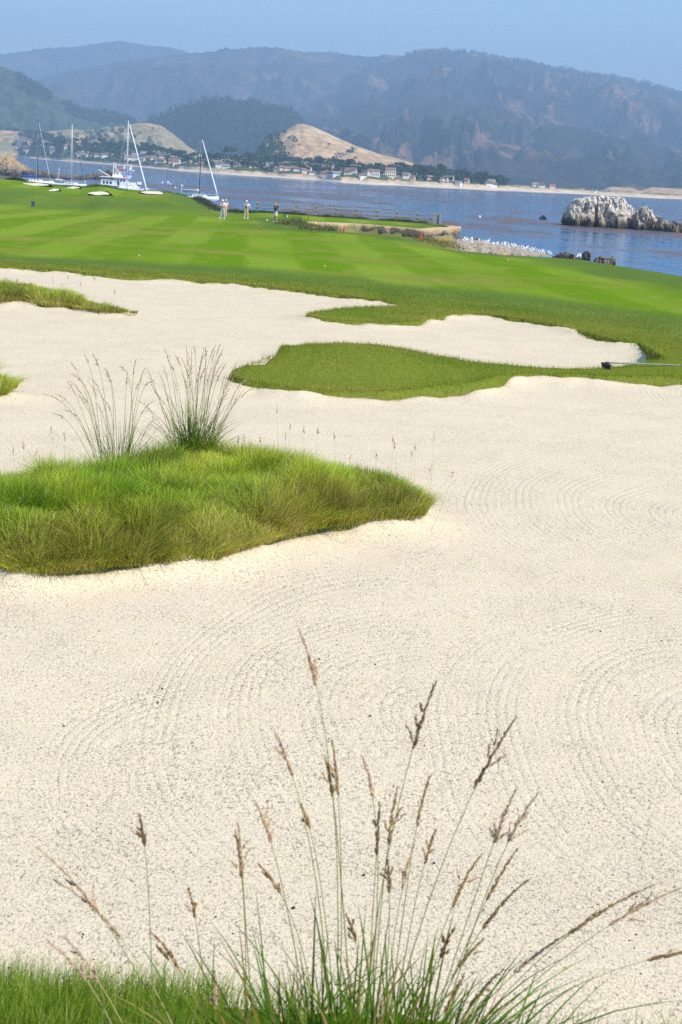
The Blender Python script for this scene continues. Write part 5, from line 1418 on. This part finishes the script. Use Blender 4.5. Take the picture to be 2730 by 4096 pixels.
tag(MB().ell((0, 0, 0.12), (0.3, 0.3, 0.28), 10, 7).tube([(0, 0, 0.3), (0, 0, 0.5)], 0.04, 5).build('mooring_buoy', MAT['white_paint'], None, tuple(p), True), 'lone white float on the kelp left of the sea stack', 'buoy')

# ------------------------------------------------------------------ people
MAT['skin'] = plain('skin', (0.50, 0.27, 0.18), 0.6, 0.08, 9.0)
MAT['c_white'] = plain('white_cotton', (0.74, 0.73, 0.72), 0.9, 0.06)
MAT['c_navy'] = plain('navy_cotton', (0.020, 0.026, 0.055), 0.9, 0.15)
MAT['c_green'] = plain('green_bib', (0.020, 0.125, 0.070), 0.85, 0.15)
MAT['c_khaki'] = plain('khaki_cotton', (0.50, 0.42, 0.29), 0.9, 0.08)
MAT['c_grey'] = plain('blue_grey_cotton', (0.33, 0.36, 0.44), 0.9, 0.08)
MAT['c_cream'] = plain('cream_cotton', (0.70, 0.67, 0.60), 0.9, 0.06)
MAT['c_black'] = plain('black_cloth', (0.02, 0.02, 0.024), 0.9, 0.1)
MAT['steel'] = plain('club_steel', (0.35, 0.35, 0.36), 0.3, 0.05, metal=0.8)

def skin_obj(name, verts, edges, radii, mat, parent, root=0):
    me = bpy.data.meshes.new(name)
    me.from_pydata([tuple(map(float, v)) for v in verts], edges, [])
    me.materials.append(mat)
    o = link(name, me, parent)
    md = o.modifiers.new('Skin', 'SKIN'); md.use_smooth_shade = True
    sk = me.skin_vertices[0].data
    for i, r_ in enumerate(radii):
        rr = r_ if hasattr(r_, '__len__') else (r_, r_)
        sk[i].radius = rr; sk[i].use_root = (i == root)
    sb = o.modifiers.new('Subd', 'SUBSURF'); sb.levels = 1; sb.render_levels = 2
    return o

def person(label, pos, rz, J, top, bottom, shoe, cap=None, bib=None, shorts=False, sleeve=0.6, height=1.76):
    """J: joints in metres, local frame: +y forward, +x the person's right"""
    t = thing('person', label, 'person', tuple(pos), rz)
    k = height / 1.76
    t.scale = (k, k, k)
    g = {a: np.array(b, float) for a, b in J.items()}
    V = []; E = []; R = []
    idx = {}
    def add(nm, p, r_, par=None):
        idx[nm] = len(V); V.append(p); R.append(r_)
        if par: E.append((idx[par], idx[nm]))
    add('pelvis', g['pelvis'], (0.14, 0.105))
    add('waist', g['pelvis'] * 0.55 + g['chest'] * 0.45, (0.135, 0.10), 'pelvis')
    add('chest', g['chest'], (0.155, 0.11), 'waist')
    add('neck', g['neck'], 0.055, 'chest')
    add('jaw', g['neck'] * 0.45 + g['head'] * 0.55 + g['face'] * 0.03, (0.065, 0.075), 'neck')
    add('head', g['head'], (0.078, 0.095), 'jaw')
    add('crown', g['head'] + (g['head'] - g['neck']) * 0.42, (0.06, 0.075), 'head')
    add('nose', g['head'] + g['face'] * 0.125 - (g['head'] - g['neck']) * 0.12, 0.012, 'head')
    side = np.cross(g['face'], g['head'] - g['neck']); side /= np.linalg.norm(side)
    for s_, nm in ((1, 'ear_r'), (-1, 'ear_l')):
        add(nm, g['head'] + side * s_ * 0.095, 0.014, 'head')
    for s_ in ('r', 'l'):
        add('sh' + s_, g['sh' + s_], 0.062, 'chest'); add('el' + s_, g['el' + s_], 0.043, 'sh' + s_); add('wr' + s_, g['wr' + s_], 0.030, 'el' + s_)
        fd = g['wr' + s_] - g['el' + s_]; fd /= np.linalg.norm(fd)
        pal = g['wr' + s_] + fd * 0.07
        add('pa' + s_, pal, (0.040, 0.020), 'wr' + s_)
        lat = np.cross(fd, g['face']); lat /= np.linalg.norm(lat) + 1e-9
        for q_ in range(4):
            f1_ = pal + fd * 0.045 + lat * (q_ - 1.5) * 0.021
            ln = (0.045, 0.052, 0.048, 0.036)[q_]
            add('f%d%s' % (q_, s_), f1_, 0.009, 'pa' + s_); add('g%d%s' % (q_, s_), f1_ + fd * ln * 0.8 + g['face'] * ln * 0.5, 0.008, 'f%d%s' % (q_, s_))
        add('th' + s_, g['wr' + s_] + fd * 0.04 + lat * 0.05 + g['face'] * 0.015, 0.010, 'pa' + s_)
        add('hi' + s_, g['hi' + s_], 0.092, 'pelvis'); add('kn' + s_, g['kn' + s_], 0.062, 'hi' + s_); add('ca' + s_, g['kn' + s_] * 0.6 + g['an' + s_] * 0.4, 0.056, 'kn' + s_); add('an' + s_, g['an' + s_], 0.040, 'ca' + s_)
        add('to' + s_, g['an' + s_] + np.array([0, 0.14, -0.045]), (0.04, 0.028), 'an' + s_)
    skin_obj('body', V, E, R, MAT['skin'], t)
    # shirt
    V = [g['pelvis'] * 0.95 + g['chest'] * 0.05, g['pelvis'] * 0.5 + g['chest'] * 0.5, g['chest'], g['chest'] * 0.35 + g['neck'] * 0.65]
    R = [(0.158, 0.125), (0.155, 0.12), (0.175, 0.13), (0.075, 0.075)]; E = [(0, 1), (1, 2), (2, 3)]
    for s_ in ('r', 'l'):
        n0 = len(V); V += [g['sh' + s_], g['sh' + s_] * (1 - sleeve) + g['el' + s_] * sleeve]; R += [0.078, 0.066]; E += [(2, n0), (n0, n0 + 1)]
        if sleeve >= 0.99:
            V.append(g['el' + s_] * 0.12 + g['wr' + s_] * 0.88); R.append(0.046); E.append((n0 + 1, n0 + 2))
    skin_obj('shirt', V, E, R, top, t)
    if bib is not None:
        V = [g['pelvis'] * 1.0, g['pelvis'] * 0.5 + g['chest'] * 0.5, g['chest'] * 0.75 + g['neck'] * 0.25]
        skin_obj('bib', V, [(0, 1), (1, 2)], [(0.168, 0.138), (0.165, 0.133), (0.150, 0.120)], bib, t)
    V = [g['pelvis'] + np.array([0, 0, 0.06]), g['pelvis'] + np.array([0, 0, -0.04])]; R = [(0.150, 0.118), (0.155, 0.125)]; E = [(0, 1)]
    for s_ in ('r', 'l'):
        n0 = len(V); V += [g['hi' + s_], g['kn' + s_]]; R += [0.108, 0.090 if shorts else 0.080]; E += [(1, n0), (n0, n0 + 1)]
        if not shorts:
            V += [g['kn' + s_] * 0.4 + g['an' + s_] * 0.6, g['an' + s_] + np.array([0, 0.01, -0.01])]; R += [0.073, 0.070]; E += [(n0 + 1, n0 + 2), (n0 + 2, n0 + 3)]
    skin_obj('shorts' if shorts else 'trousers', V, E, R, bottom, t)
    for s_ in ('r', 'l'):
        a = g['an' + s_]
        MB().ell((a[0], a[1] + 0.065, a[2] - 0.045), (0.056, 0.15, 0.048), 10, 7).ell((a[0], a[1] - 0.01, a[2] - 0.01), (0.053, 0.062, 0.065), 10, 7).build('shoe', shoe, t, None, True)
    for s_ in (1, -1):
        e = g['head'] + g['face'] * 0.092 + side * s_ * 0.032 + (g['head'] - g['neck']) * 0.05
        MB().ell(e, (0.012, 0.012, 0.010), 6, 5).build('eye', MAT['c_black'], t, None, True)
    if cap is not None:
        up = g['head'] - g['neck']; up /= np.linalg.norm(up)
        m = MB()
        c = g['head'] + up * 0.035
        m.ell(c, (0.105, 0.118, 0.105), 12, 8)
        bc = c + g['face'] * 0.13 + up * 0.01
        m.ell(bc, (0.08, 0.09, 0.012), 10, 5)
        m.build('cap', cap, t, None, True)
    return t

def std(stance=0.11, **kw):
    J = dict(pelvis=(0, 0, 0.95), chest=(0, 0.01, 1.30), neck=(0, 0.0, 1.47), head=(0, 0.03, 1.63), face=(0, 1, 0), shr=(0.19, 0, 1.40), shl=(-0.19, 0, 1.40), elr=(0.25, -0.03, 1.12), ell=(-0.25, -0.03, 1.12),
             wrr=(0.24, 0.10, 0.90), wrl=(-0.24, 0.10, 0.90), hir=(0.09, 0, 0.90), hil=(-0.09, 0, 0.90), knr=(stance, 0.02, 0.50), knl=(-stance, 0.02, 0.50), anr=(stance + 0.02, -0.02, 0.085), anl=(-stance - 0.02, -0.02, 0.085))
    J.update(kw); return J
def foot(u, v):
    return on_surf(u, v, zf, 60, 240)
# facing: rz = pi means looking towards the camera
p1 = foot(890, 875)
person('person in white top, white cap and grey trousers standing left of the caddie', p1, math.radians(165), std(elr=(0.24, 0.06, 1.14), ell=(-0.24, 0.06, 1.14), wrr=(-0.04, 0.22, 1.16), wrl=(0.06, 0.24, 1.20), knr=(0.12, 0.06, 0.50), knl=(-0.13, -0.02, 0.50), anr=(0.16, 0.10, 0.085), anl=(-0.17, -0.06, 0.085)),
       MAT['c_white'], MAT['c_grey'], MAT['c_white'], MAT['c_white'], sleeve=0.75)
p1b = foot(902, 866)
person('person in khaki trousers half hidden behind the white-topped one', p1b, math.radians(200), std(0.08), MAT['c_cream'], MAT['c_khaki'], MAT['c_cream'], MAT['c_cream'], sleeve=0.7, height=1.70)
p2 = foot(985, 876)
person('caddie in green bib, white cap and khaki trousers, hands on hips', p2, math.radians(172), std(0.14, elr=(0.40, -0.06, 1.14), ell=(-0.40, -0.06, 1.14), wrr=(0.20, 0.06, 1.02), wrl=(-0.20, 0.06, 1.02)),
       MAT['c_white'], MAT['c_khaki'], MAT['c_white'], MAT['c_white'], bib=MAT['c_green'], sleeve=0.8)
p3 = foot(1103, 888)
g3 = person('golfer in navy shirt and white shorts at the top of his swing', p3, math.radians(150), std(0.13, chest=(0, 0.05, 1.29), neck=(0.02, 0.07, 1.46), head=(0.03, 0.10, 1.61), elr=(-0.14, 0.26, 1.50), ell=(-0.38, 0.10, 1.52), wrr=(-0.30, 0.16, 1.66), wrl=(-0.33, 0.12, 1.63), anl=(-0.14, -0.10, 0.09), knl=(-0.08, 0.08, 0.50)),
       MAT['c_navy'], MAT['c_cream'], MAT['c_white'], None, shorts=True, sleeve=0.7)
hr = MB().ell((0.03, 0.075, 1.665), (0.090, 0.105, 0.085), 12, 8).build('hair', plain('grey_hair', (0.30, 0.25, 0.22), 0.9), g3, None, True)
gc = thing('golf_club', 'golf club held over the swinging golfer\'s shoulder', 'golf club', tuple(p3), math.radians(150))
MB().tube([(-0.32, 0.14, 1.62), (-0.36, 0.08, 1.80)], 0.014, 6).build('grip', MAT['c_black'], gc)
MB().tube([(-0.36, 0.08, 1.80), (-0.10, -0.35, 2.05), (0.25, -0.62, 1.95)], 0.008, 5).build('shaft', MAT['steel'], gc)
MB().ell((0.30, -0.64, 1.93), (0.07, 0.05, 0.04), 8, 6).build('club_head', MAT['steel'], gc)

# ------------------------------------------------------------------ town, woods on the far shore
WALLS = [plain('wall_' + n, c, 0.8, 0.08, 0.4) for n, c in (('white', (0.76, 0.74, 0.70)), ('cream', (0.70, 0.62, 0.46)), ('pink', (0.68, 0.55, 0.46)), ('grey', (0.60, 0.58, 0.55)), ('tan', (0.62, 0.52, 0.38)))]
ROOFS = [plain('roof_' + n, c, 0.9, 0.2, 0.6) for n, c in (('brown', (0.16, 0.12, 0.09)), ('tile', (0.24, 0.14, 0.10)), ('grey', (0.25, 0.24, 0.24)))]
def wall_mb(a, b, h): return MB().box(-a, a, -b, b, -2.0, h).add([(-a, -b, h), (-a, b, h), (-a, 0, h + b * 0.7), (a, -b, h), (a, b, h), (a, 0, h + b * 0.7)], [(0, 2, 1), (3, 4, 5)])
def roof_mb(a, b, h):
    e = 0.35; v = []
    for x in (-a - e, a + e):
        for dz in (0.0, 0.22):
            v += [(x, -b - e, h - e * 0.6 + dz), (x, 0, h + b * 0.7 + dz + 0.02), (x, b + e, h - e * 0.6 + dz)]
    f = [(0, 1, 7, 6), (1, 2, 8, 7), (3, 9, 10, 4), (4, 10, 11, 5), (0, 6, 9, 3), (2, 5, 11, 8), (0, 3, 4, 1), (1, 4, 5, 2), (6, 7, 10, 9), (7, 8, 11, 10)]
    return MB().add(v, f)
HV = []
r = np.random.default_rng(41)
for k in range(10):
    a, b, h = r.uniform(1.3, 2.5), r.uniform(1.1, 1.7), r.uniform(1.8, 3.0)
    wm = wall_mb(a, b, h).mesh('wall', WALLS[k % 5 if k < 8 else 0]); rm = roof_mb(a, b, h).mesh('roof', ROOFS[k % 3])
    wn = MB()
    HV.append((wm, rm))
def region_of(u):
    for lim, nm in ((150, 'far left of the far shore'), (420, 'behind the left sailboats'), (760, 'behind the motor cruiser'), (1010, 'above the two left golfers'), (1290, 'below the golden slope'), (1530, 'left of the big cream building'), (1720, 'around the big cream building'), (2060, 'on the wooded point'), (9999, 'behind the right-hand beach')):
        if u < lim: return nm
def put(u, q):
    s_ = ray(u, 690)[0]; d_ = float(shore_d(np.array([s_]))[0]) + q
    return np.array([s_ * d_, d_, float(shelf_z(np.array([s_]), np.array([q]))[0])])
spots = []
for (u0, u1, q0, q1, n) in [(0, 60, 90, 200, 10), (70, 130, 60, 220, 18), (160, 260, 60, 220, 10), (300, 420, 50, 150, 12), (430, 760, 45, 200, 44), (760, 1010, 45, 210, 42), (1010, 1300, 45, 200, 42), (1290, 1520, 38, 220, 46), (1530, 1700, 36, 140, 14), (1700, 1990, 30, 70, 8), (1960, 2010, 30, 55, 3), (2130, 2270, 60, 140, 4)]:
    for k in range(n):
        spots.append((r.uniform(u0, u1), r.uniform(q0, q1)))
for i, (u, q_) in enumerate(spots):
    p = put(u, q_)
    wm, rm = HV[int(r.integers(0, 10))]
    wc = ('white', 'cream', 'pinkish', 'grey', 'tan')[[m_[0] for m_ in HV].index(wm) % 5 if [m_[0] for m_ in HV].index(wm) < 8 else 0]
    where = region_of(u)
    near_ = 'just above the beach' if q_ < 75 else 'up among the trees' if q_ > 140 else 'partway up the slope'
    h = thing('house', 'small %s house %s, %s' % (wc, near_, where), 'house', tuple(p), r.uniform(-0.6, 0.6), 'houses of the far town')
    sc = 1.2 * (p[1] / 1150.0) ** 0.6; h.scale = (sc, sc, sc)
    link('wall', wm, h); link('roof', rm, h)
# the big cream building near the point
p = put(1562, 70)
big = thing('large_house', 'largest cream building above the rocky point in the town', 'building', tuple(p), 0.12)
MB().box(-4.6, 4.6, -3, 3, -3, 6.4).build('wall', WALLS[1], big)
roof_mb(4.6, 3.0, 6.4).build('roof', ROOFS[1], big)
for rr_ in range(2):
    for k in range(5):
        MB().box(-3.9 + k * 1.7, -3.0 + k * 1.7, -3.06, -2.98, 1.2 + rr_ * 2.6, 2.5 + rr_ * 2.6).build('window', MAT['window'], big)
p = put(1500, 58)
wl = thing('large_house', 'long white house left of the cream building', 'building', tuple(p), 0.1)
MB().box(-4.2, 4.2, -2.4, 2.4, -3, 4.4).build('wall', WALLS[0], wl); roof_mb(4.2, 2.4, 4.4).build('roof', ROOFS[1], wl)
for k in range(5):
    MB().box(-3.6 + k * 1.5, -2.8 + k * 1.5, -2.46, -2.38, 1.2, 2.6).build('window', MAT['window'], wl)

def leaf_mat(name, a, b):
    g = N(name, 0.9, 0.1)
    n_ = g.noise(g.pos, 0.5, 2.0)
    g.color(g.mix(g.mapr(n_, 0.35, 0.65), a, b)); return g.m
MAT['cypress'] = leaf_mat('cypress_foliage', (0.016, 0.032, 0.014), (0.050, 0.080, 0.030))
MAT['bark'] = plain('bark', (0.10, 0.075, 0.055), 0.95, 0.2)
def crown_np(r, n, rx, rz, flat, size):
    """leaf clumps spread through several overlapping lobes"""
    lobes = [(r.normal(0, rx * 0.42), r.normal(0, rx * 0.42), r.uniform(-0.25, 0.4) * rz, r.uniform(0.45, 0.75)) for _ in range(6)]
    V = []; F = []
    for i in range(n):
        l = lobes[i % 6]
        d_ = r.normal(0, 1, 3); d_ /= np.linalg.norm(d_); d_ *= r.uniform(0.55, 1.0) ** 0.5 * l[3]
        c = np.array([l[0] + d_[0] * rx, l[1] + d_[1] * rx, l[2] + d_[2] * rz * (flat if d_[2] < 0 else 1)])
        a = r.normal(0, 1, 3); a /= np.linalg.norm(a); b = np.cross(a, d_ + 0.01); b /= np.linalg.norm(b) + 1e-9
        s_ = size * r.uniform(0.6, 1.3); k = len(V)
        V += [c + a * s_, c + b * s_ * 0.8, c - a * s_, c - b * s_ * 0.8]; F.append((k, k + 1, k + 2, k + 3))
    return np.array(V), np.array(F)
CV = []
for k in range(8):
    rk_ = np.random.default_rng(620 + k)
    V, Fq = crown_np(rk_, 210, rk_.uniform(3.2, 4.8), rk_.uniform(2.0, 3.2), 0.5, 0.85)
    cm = mesh_np('crown', V + np.array([0, 0, 6.0]), Fq, MAT['cypress'], smooth=False)
    tm = MB().tube([(0, 0, -1.5), (0.1, 0, 2.0), (0.35 * (k % 3 - 1), 0.1, 5.0)], [0.45, 0.33, 0.2], 6).tube([(0.1, 0, 2.2), (1.3, 0.3, 5.0)], [0.2, 0.1], 5).tube([(0.05, 0, 2.6), (-1.2, -0.4, 5.2)], [0.18, 0.09], 5).mesh('trunk', MAT['bark'], True)
    CV.append((cm, tm))
r = np.random.default_rng(43)
for i in range(130):
    u = r.uniform(-60, 2015)
    q_ = r.uniform(60, 320) if u < 1650 else r.uniform(32, 240)
    p = put(u, q_)
    t = thing('cypress_tree', 'dark spreading cypress tree %s, %s' % ('near the beach' if q_ < 130 else 'on the upper slope', region_of(u)), 'tree', tuple(p), r.uniform(0, 6.28), 'cypress trees on the far shore')
    cm, tm = CV[int(r.integers(0, 8))]
    sc = r.uniform(0.65, 1.2) * (p[1] / 1150.0) ** 0.5; t.scale = (sc, sc, sc * r.uniform(0.85, 1.15))
    link('crown', cm, t); link('trunk', tm, t)
def wood(name, label, P, sizes, seed, nq=26, mat='cypress', tall=0.9, hi=0.75):
    r = np.random.default_rng(seed)
    VS = []; n = len(P)
    base = [crown_np(np.random.default_rng(seed + k), nq, 1.0, tall, 0.6, 0.34)[0] for k in range(7)]
    for i in range(n):
        s_ = sizes[i]; a = r.uniform(0, 6.28); ca, sa = math.cos(a), math.sin(a)
        b = base[i % 7] * s_
        VS.append(np.stack([b[:, 0] * ca - b[:, 1] * sa, b[:, 0] * sa + b[:, 1] * ca, b[:, 2] + s_ * hi], 1) + P[i])
    V = np.concatenate(VS); Fq = np.arange(len(V)).reshape(-1, 4)
    o = link(name, mesh_np(name, V, Fq, MAT[mat], smooth=False)); return tag(o, label, 'wood', kind='stuff')
P = []; S_ = []
for i in range(1050):
    u = r.uniform(-350, 2030); q_ = r.uniform(58, 420) if u < 1650 else r.uniform(36, 330)
    if u > 1500 and u < 1650 and q_ < 80: continue
    P.append(put(u, q_)); S_.append(r.uniform(2.0, 4.2) * (P[-1][1] / 1150.0) ** 0.55)
wood('cypress_wood', 'dark cypress woods filling the far town', np.array(P), S_, 71)
P = []; S_ = []
for i in range(3000):
    u = r.uniform(430, 1230); tt = r.uniform(0.2, 1.0)
    P.append(h_knoll(ray(u, 480)[0], tt)); S_.append(r.uniform(4.5, 8))
wood('pine_wood', 'dark pine forest covering the rounded knoll', np.array(P), S_, 72, 9, tall=1.4, hi=0.6)
P = []; S_ = []
for i in range(1500):
    u = r.uniform(1420, 2900); tt = 1.0 if i % 3 == 0 else r.uniform(0.86, 1.0)
    if u < 1600 and r.uniform() < 0.6: continue
    P.append(h_right(ray(u, 300)[0], tt)); S_.append(r.uniform(5, 10))
wood('pine_wood', 'pines along the crest of the right-hand ridge', np.array(P), S_, 73, 9, tall=1.4, hi=0.4)
P = []; S_ = []
for i in range(700):
    u = r.uniform(1020, 1560); tt = r.uniform(0.1, 0.95)
    if r.uniform() > 0.04 + 0.6 * (tt < 0.25) + 0.9 * (u < 1165 - 60 * tt): continue
    P.append(h_gold(ray(u, 560)[0], tt)); S_.append(r.uniform(2.5, 6))
wood('oak_scrub', 'scattered dark oaks on the golden slope', np.array(P), S_, 74, 14)
P = []; S_ = []
for i in range(170):
    u = r.normal(430, 60) if i % 2 else r.uniform(150, 640); tt = r.uniform(0.15, 0.9)
    P.append(h_field(ray(u, 520)[0], tt)); S_.append(r.uniform(3, 6.5))
wood('oak_scrub', 'dark oaks dotting the golden field at left', np.array(P), S_, 76, 14)
P = []; S_ = []
for i in range(420):
    u, v_ = (r.uniform(60, 200), 0) if i % 3 == 0 else (r.uniform(260, 540), 0)
    tt = 0.97 - 0.25 * r.uniform() ** 2 if i % 3 else 0.98 - 0.2 * r.uniform()
    P.append(h_left(ray(u, 430)[0], tt)); S_.append(r.uniform(5, 10))
wood('oak_scrub', 'dark scrub oaks on the green hillside at left', np.array(P), S_, 75, 14)

# ------------------------------------------------------------------ haze
g = N('sea_haze')
g.t.nodes.remove(g.p)
pv = g.n('VolumePrincipled')
pv.inputs['Color'].default_value = HAZE_COL
pv.inputs['Density'].default_value = HAZE_D
pv.inputs['Anisotropy'].default_value = 0.0
pv.inputs['Density Attribute'].default_value = ''
pv.inputs['Temperature Attribute'].default_value = ''
pv.inputs['Color Attribute'].default_value = ''
g.lk(pv.outputs[0], g.out.inputs['Volume'])
hb = MB().box(-13500, 13500, -800, 11600, -3.2, 980).build('haze', g.m)
tag(hb, 'pale blue sea haze over the whole bay', 'haze', kind='stuff')
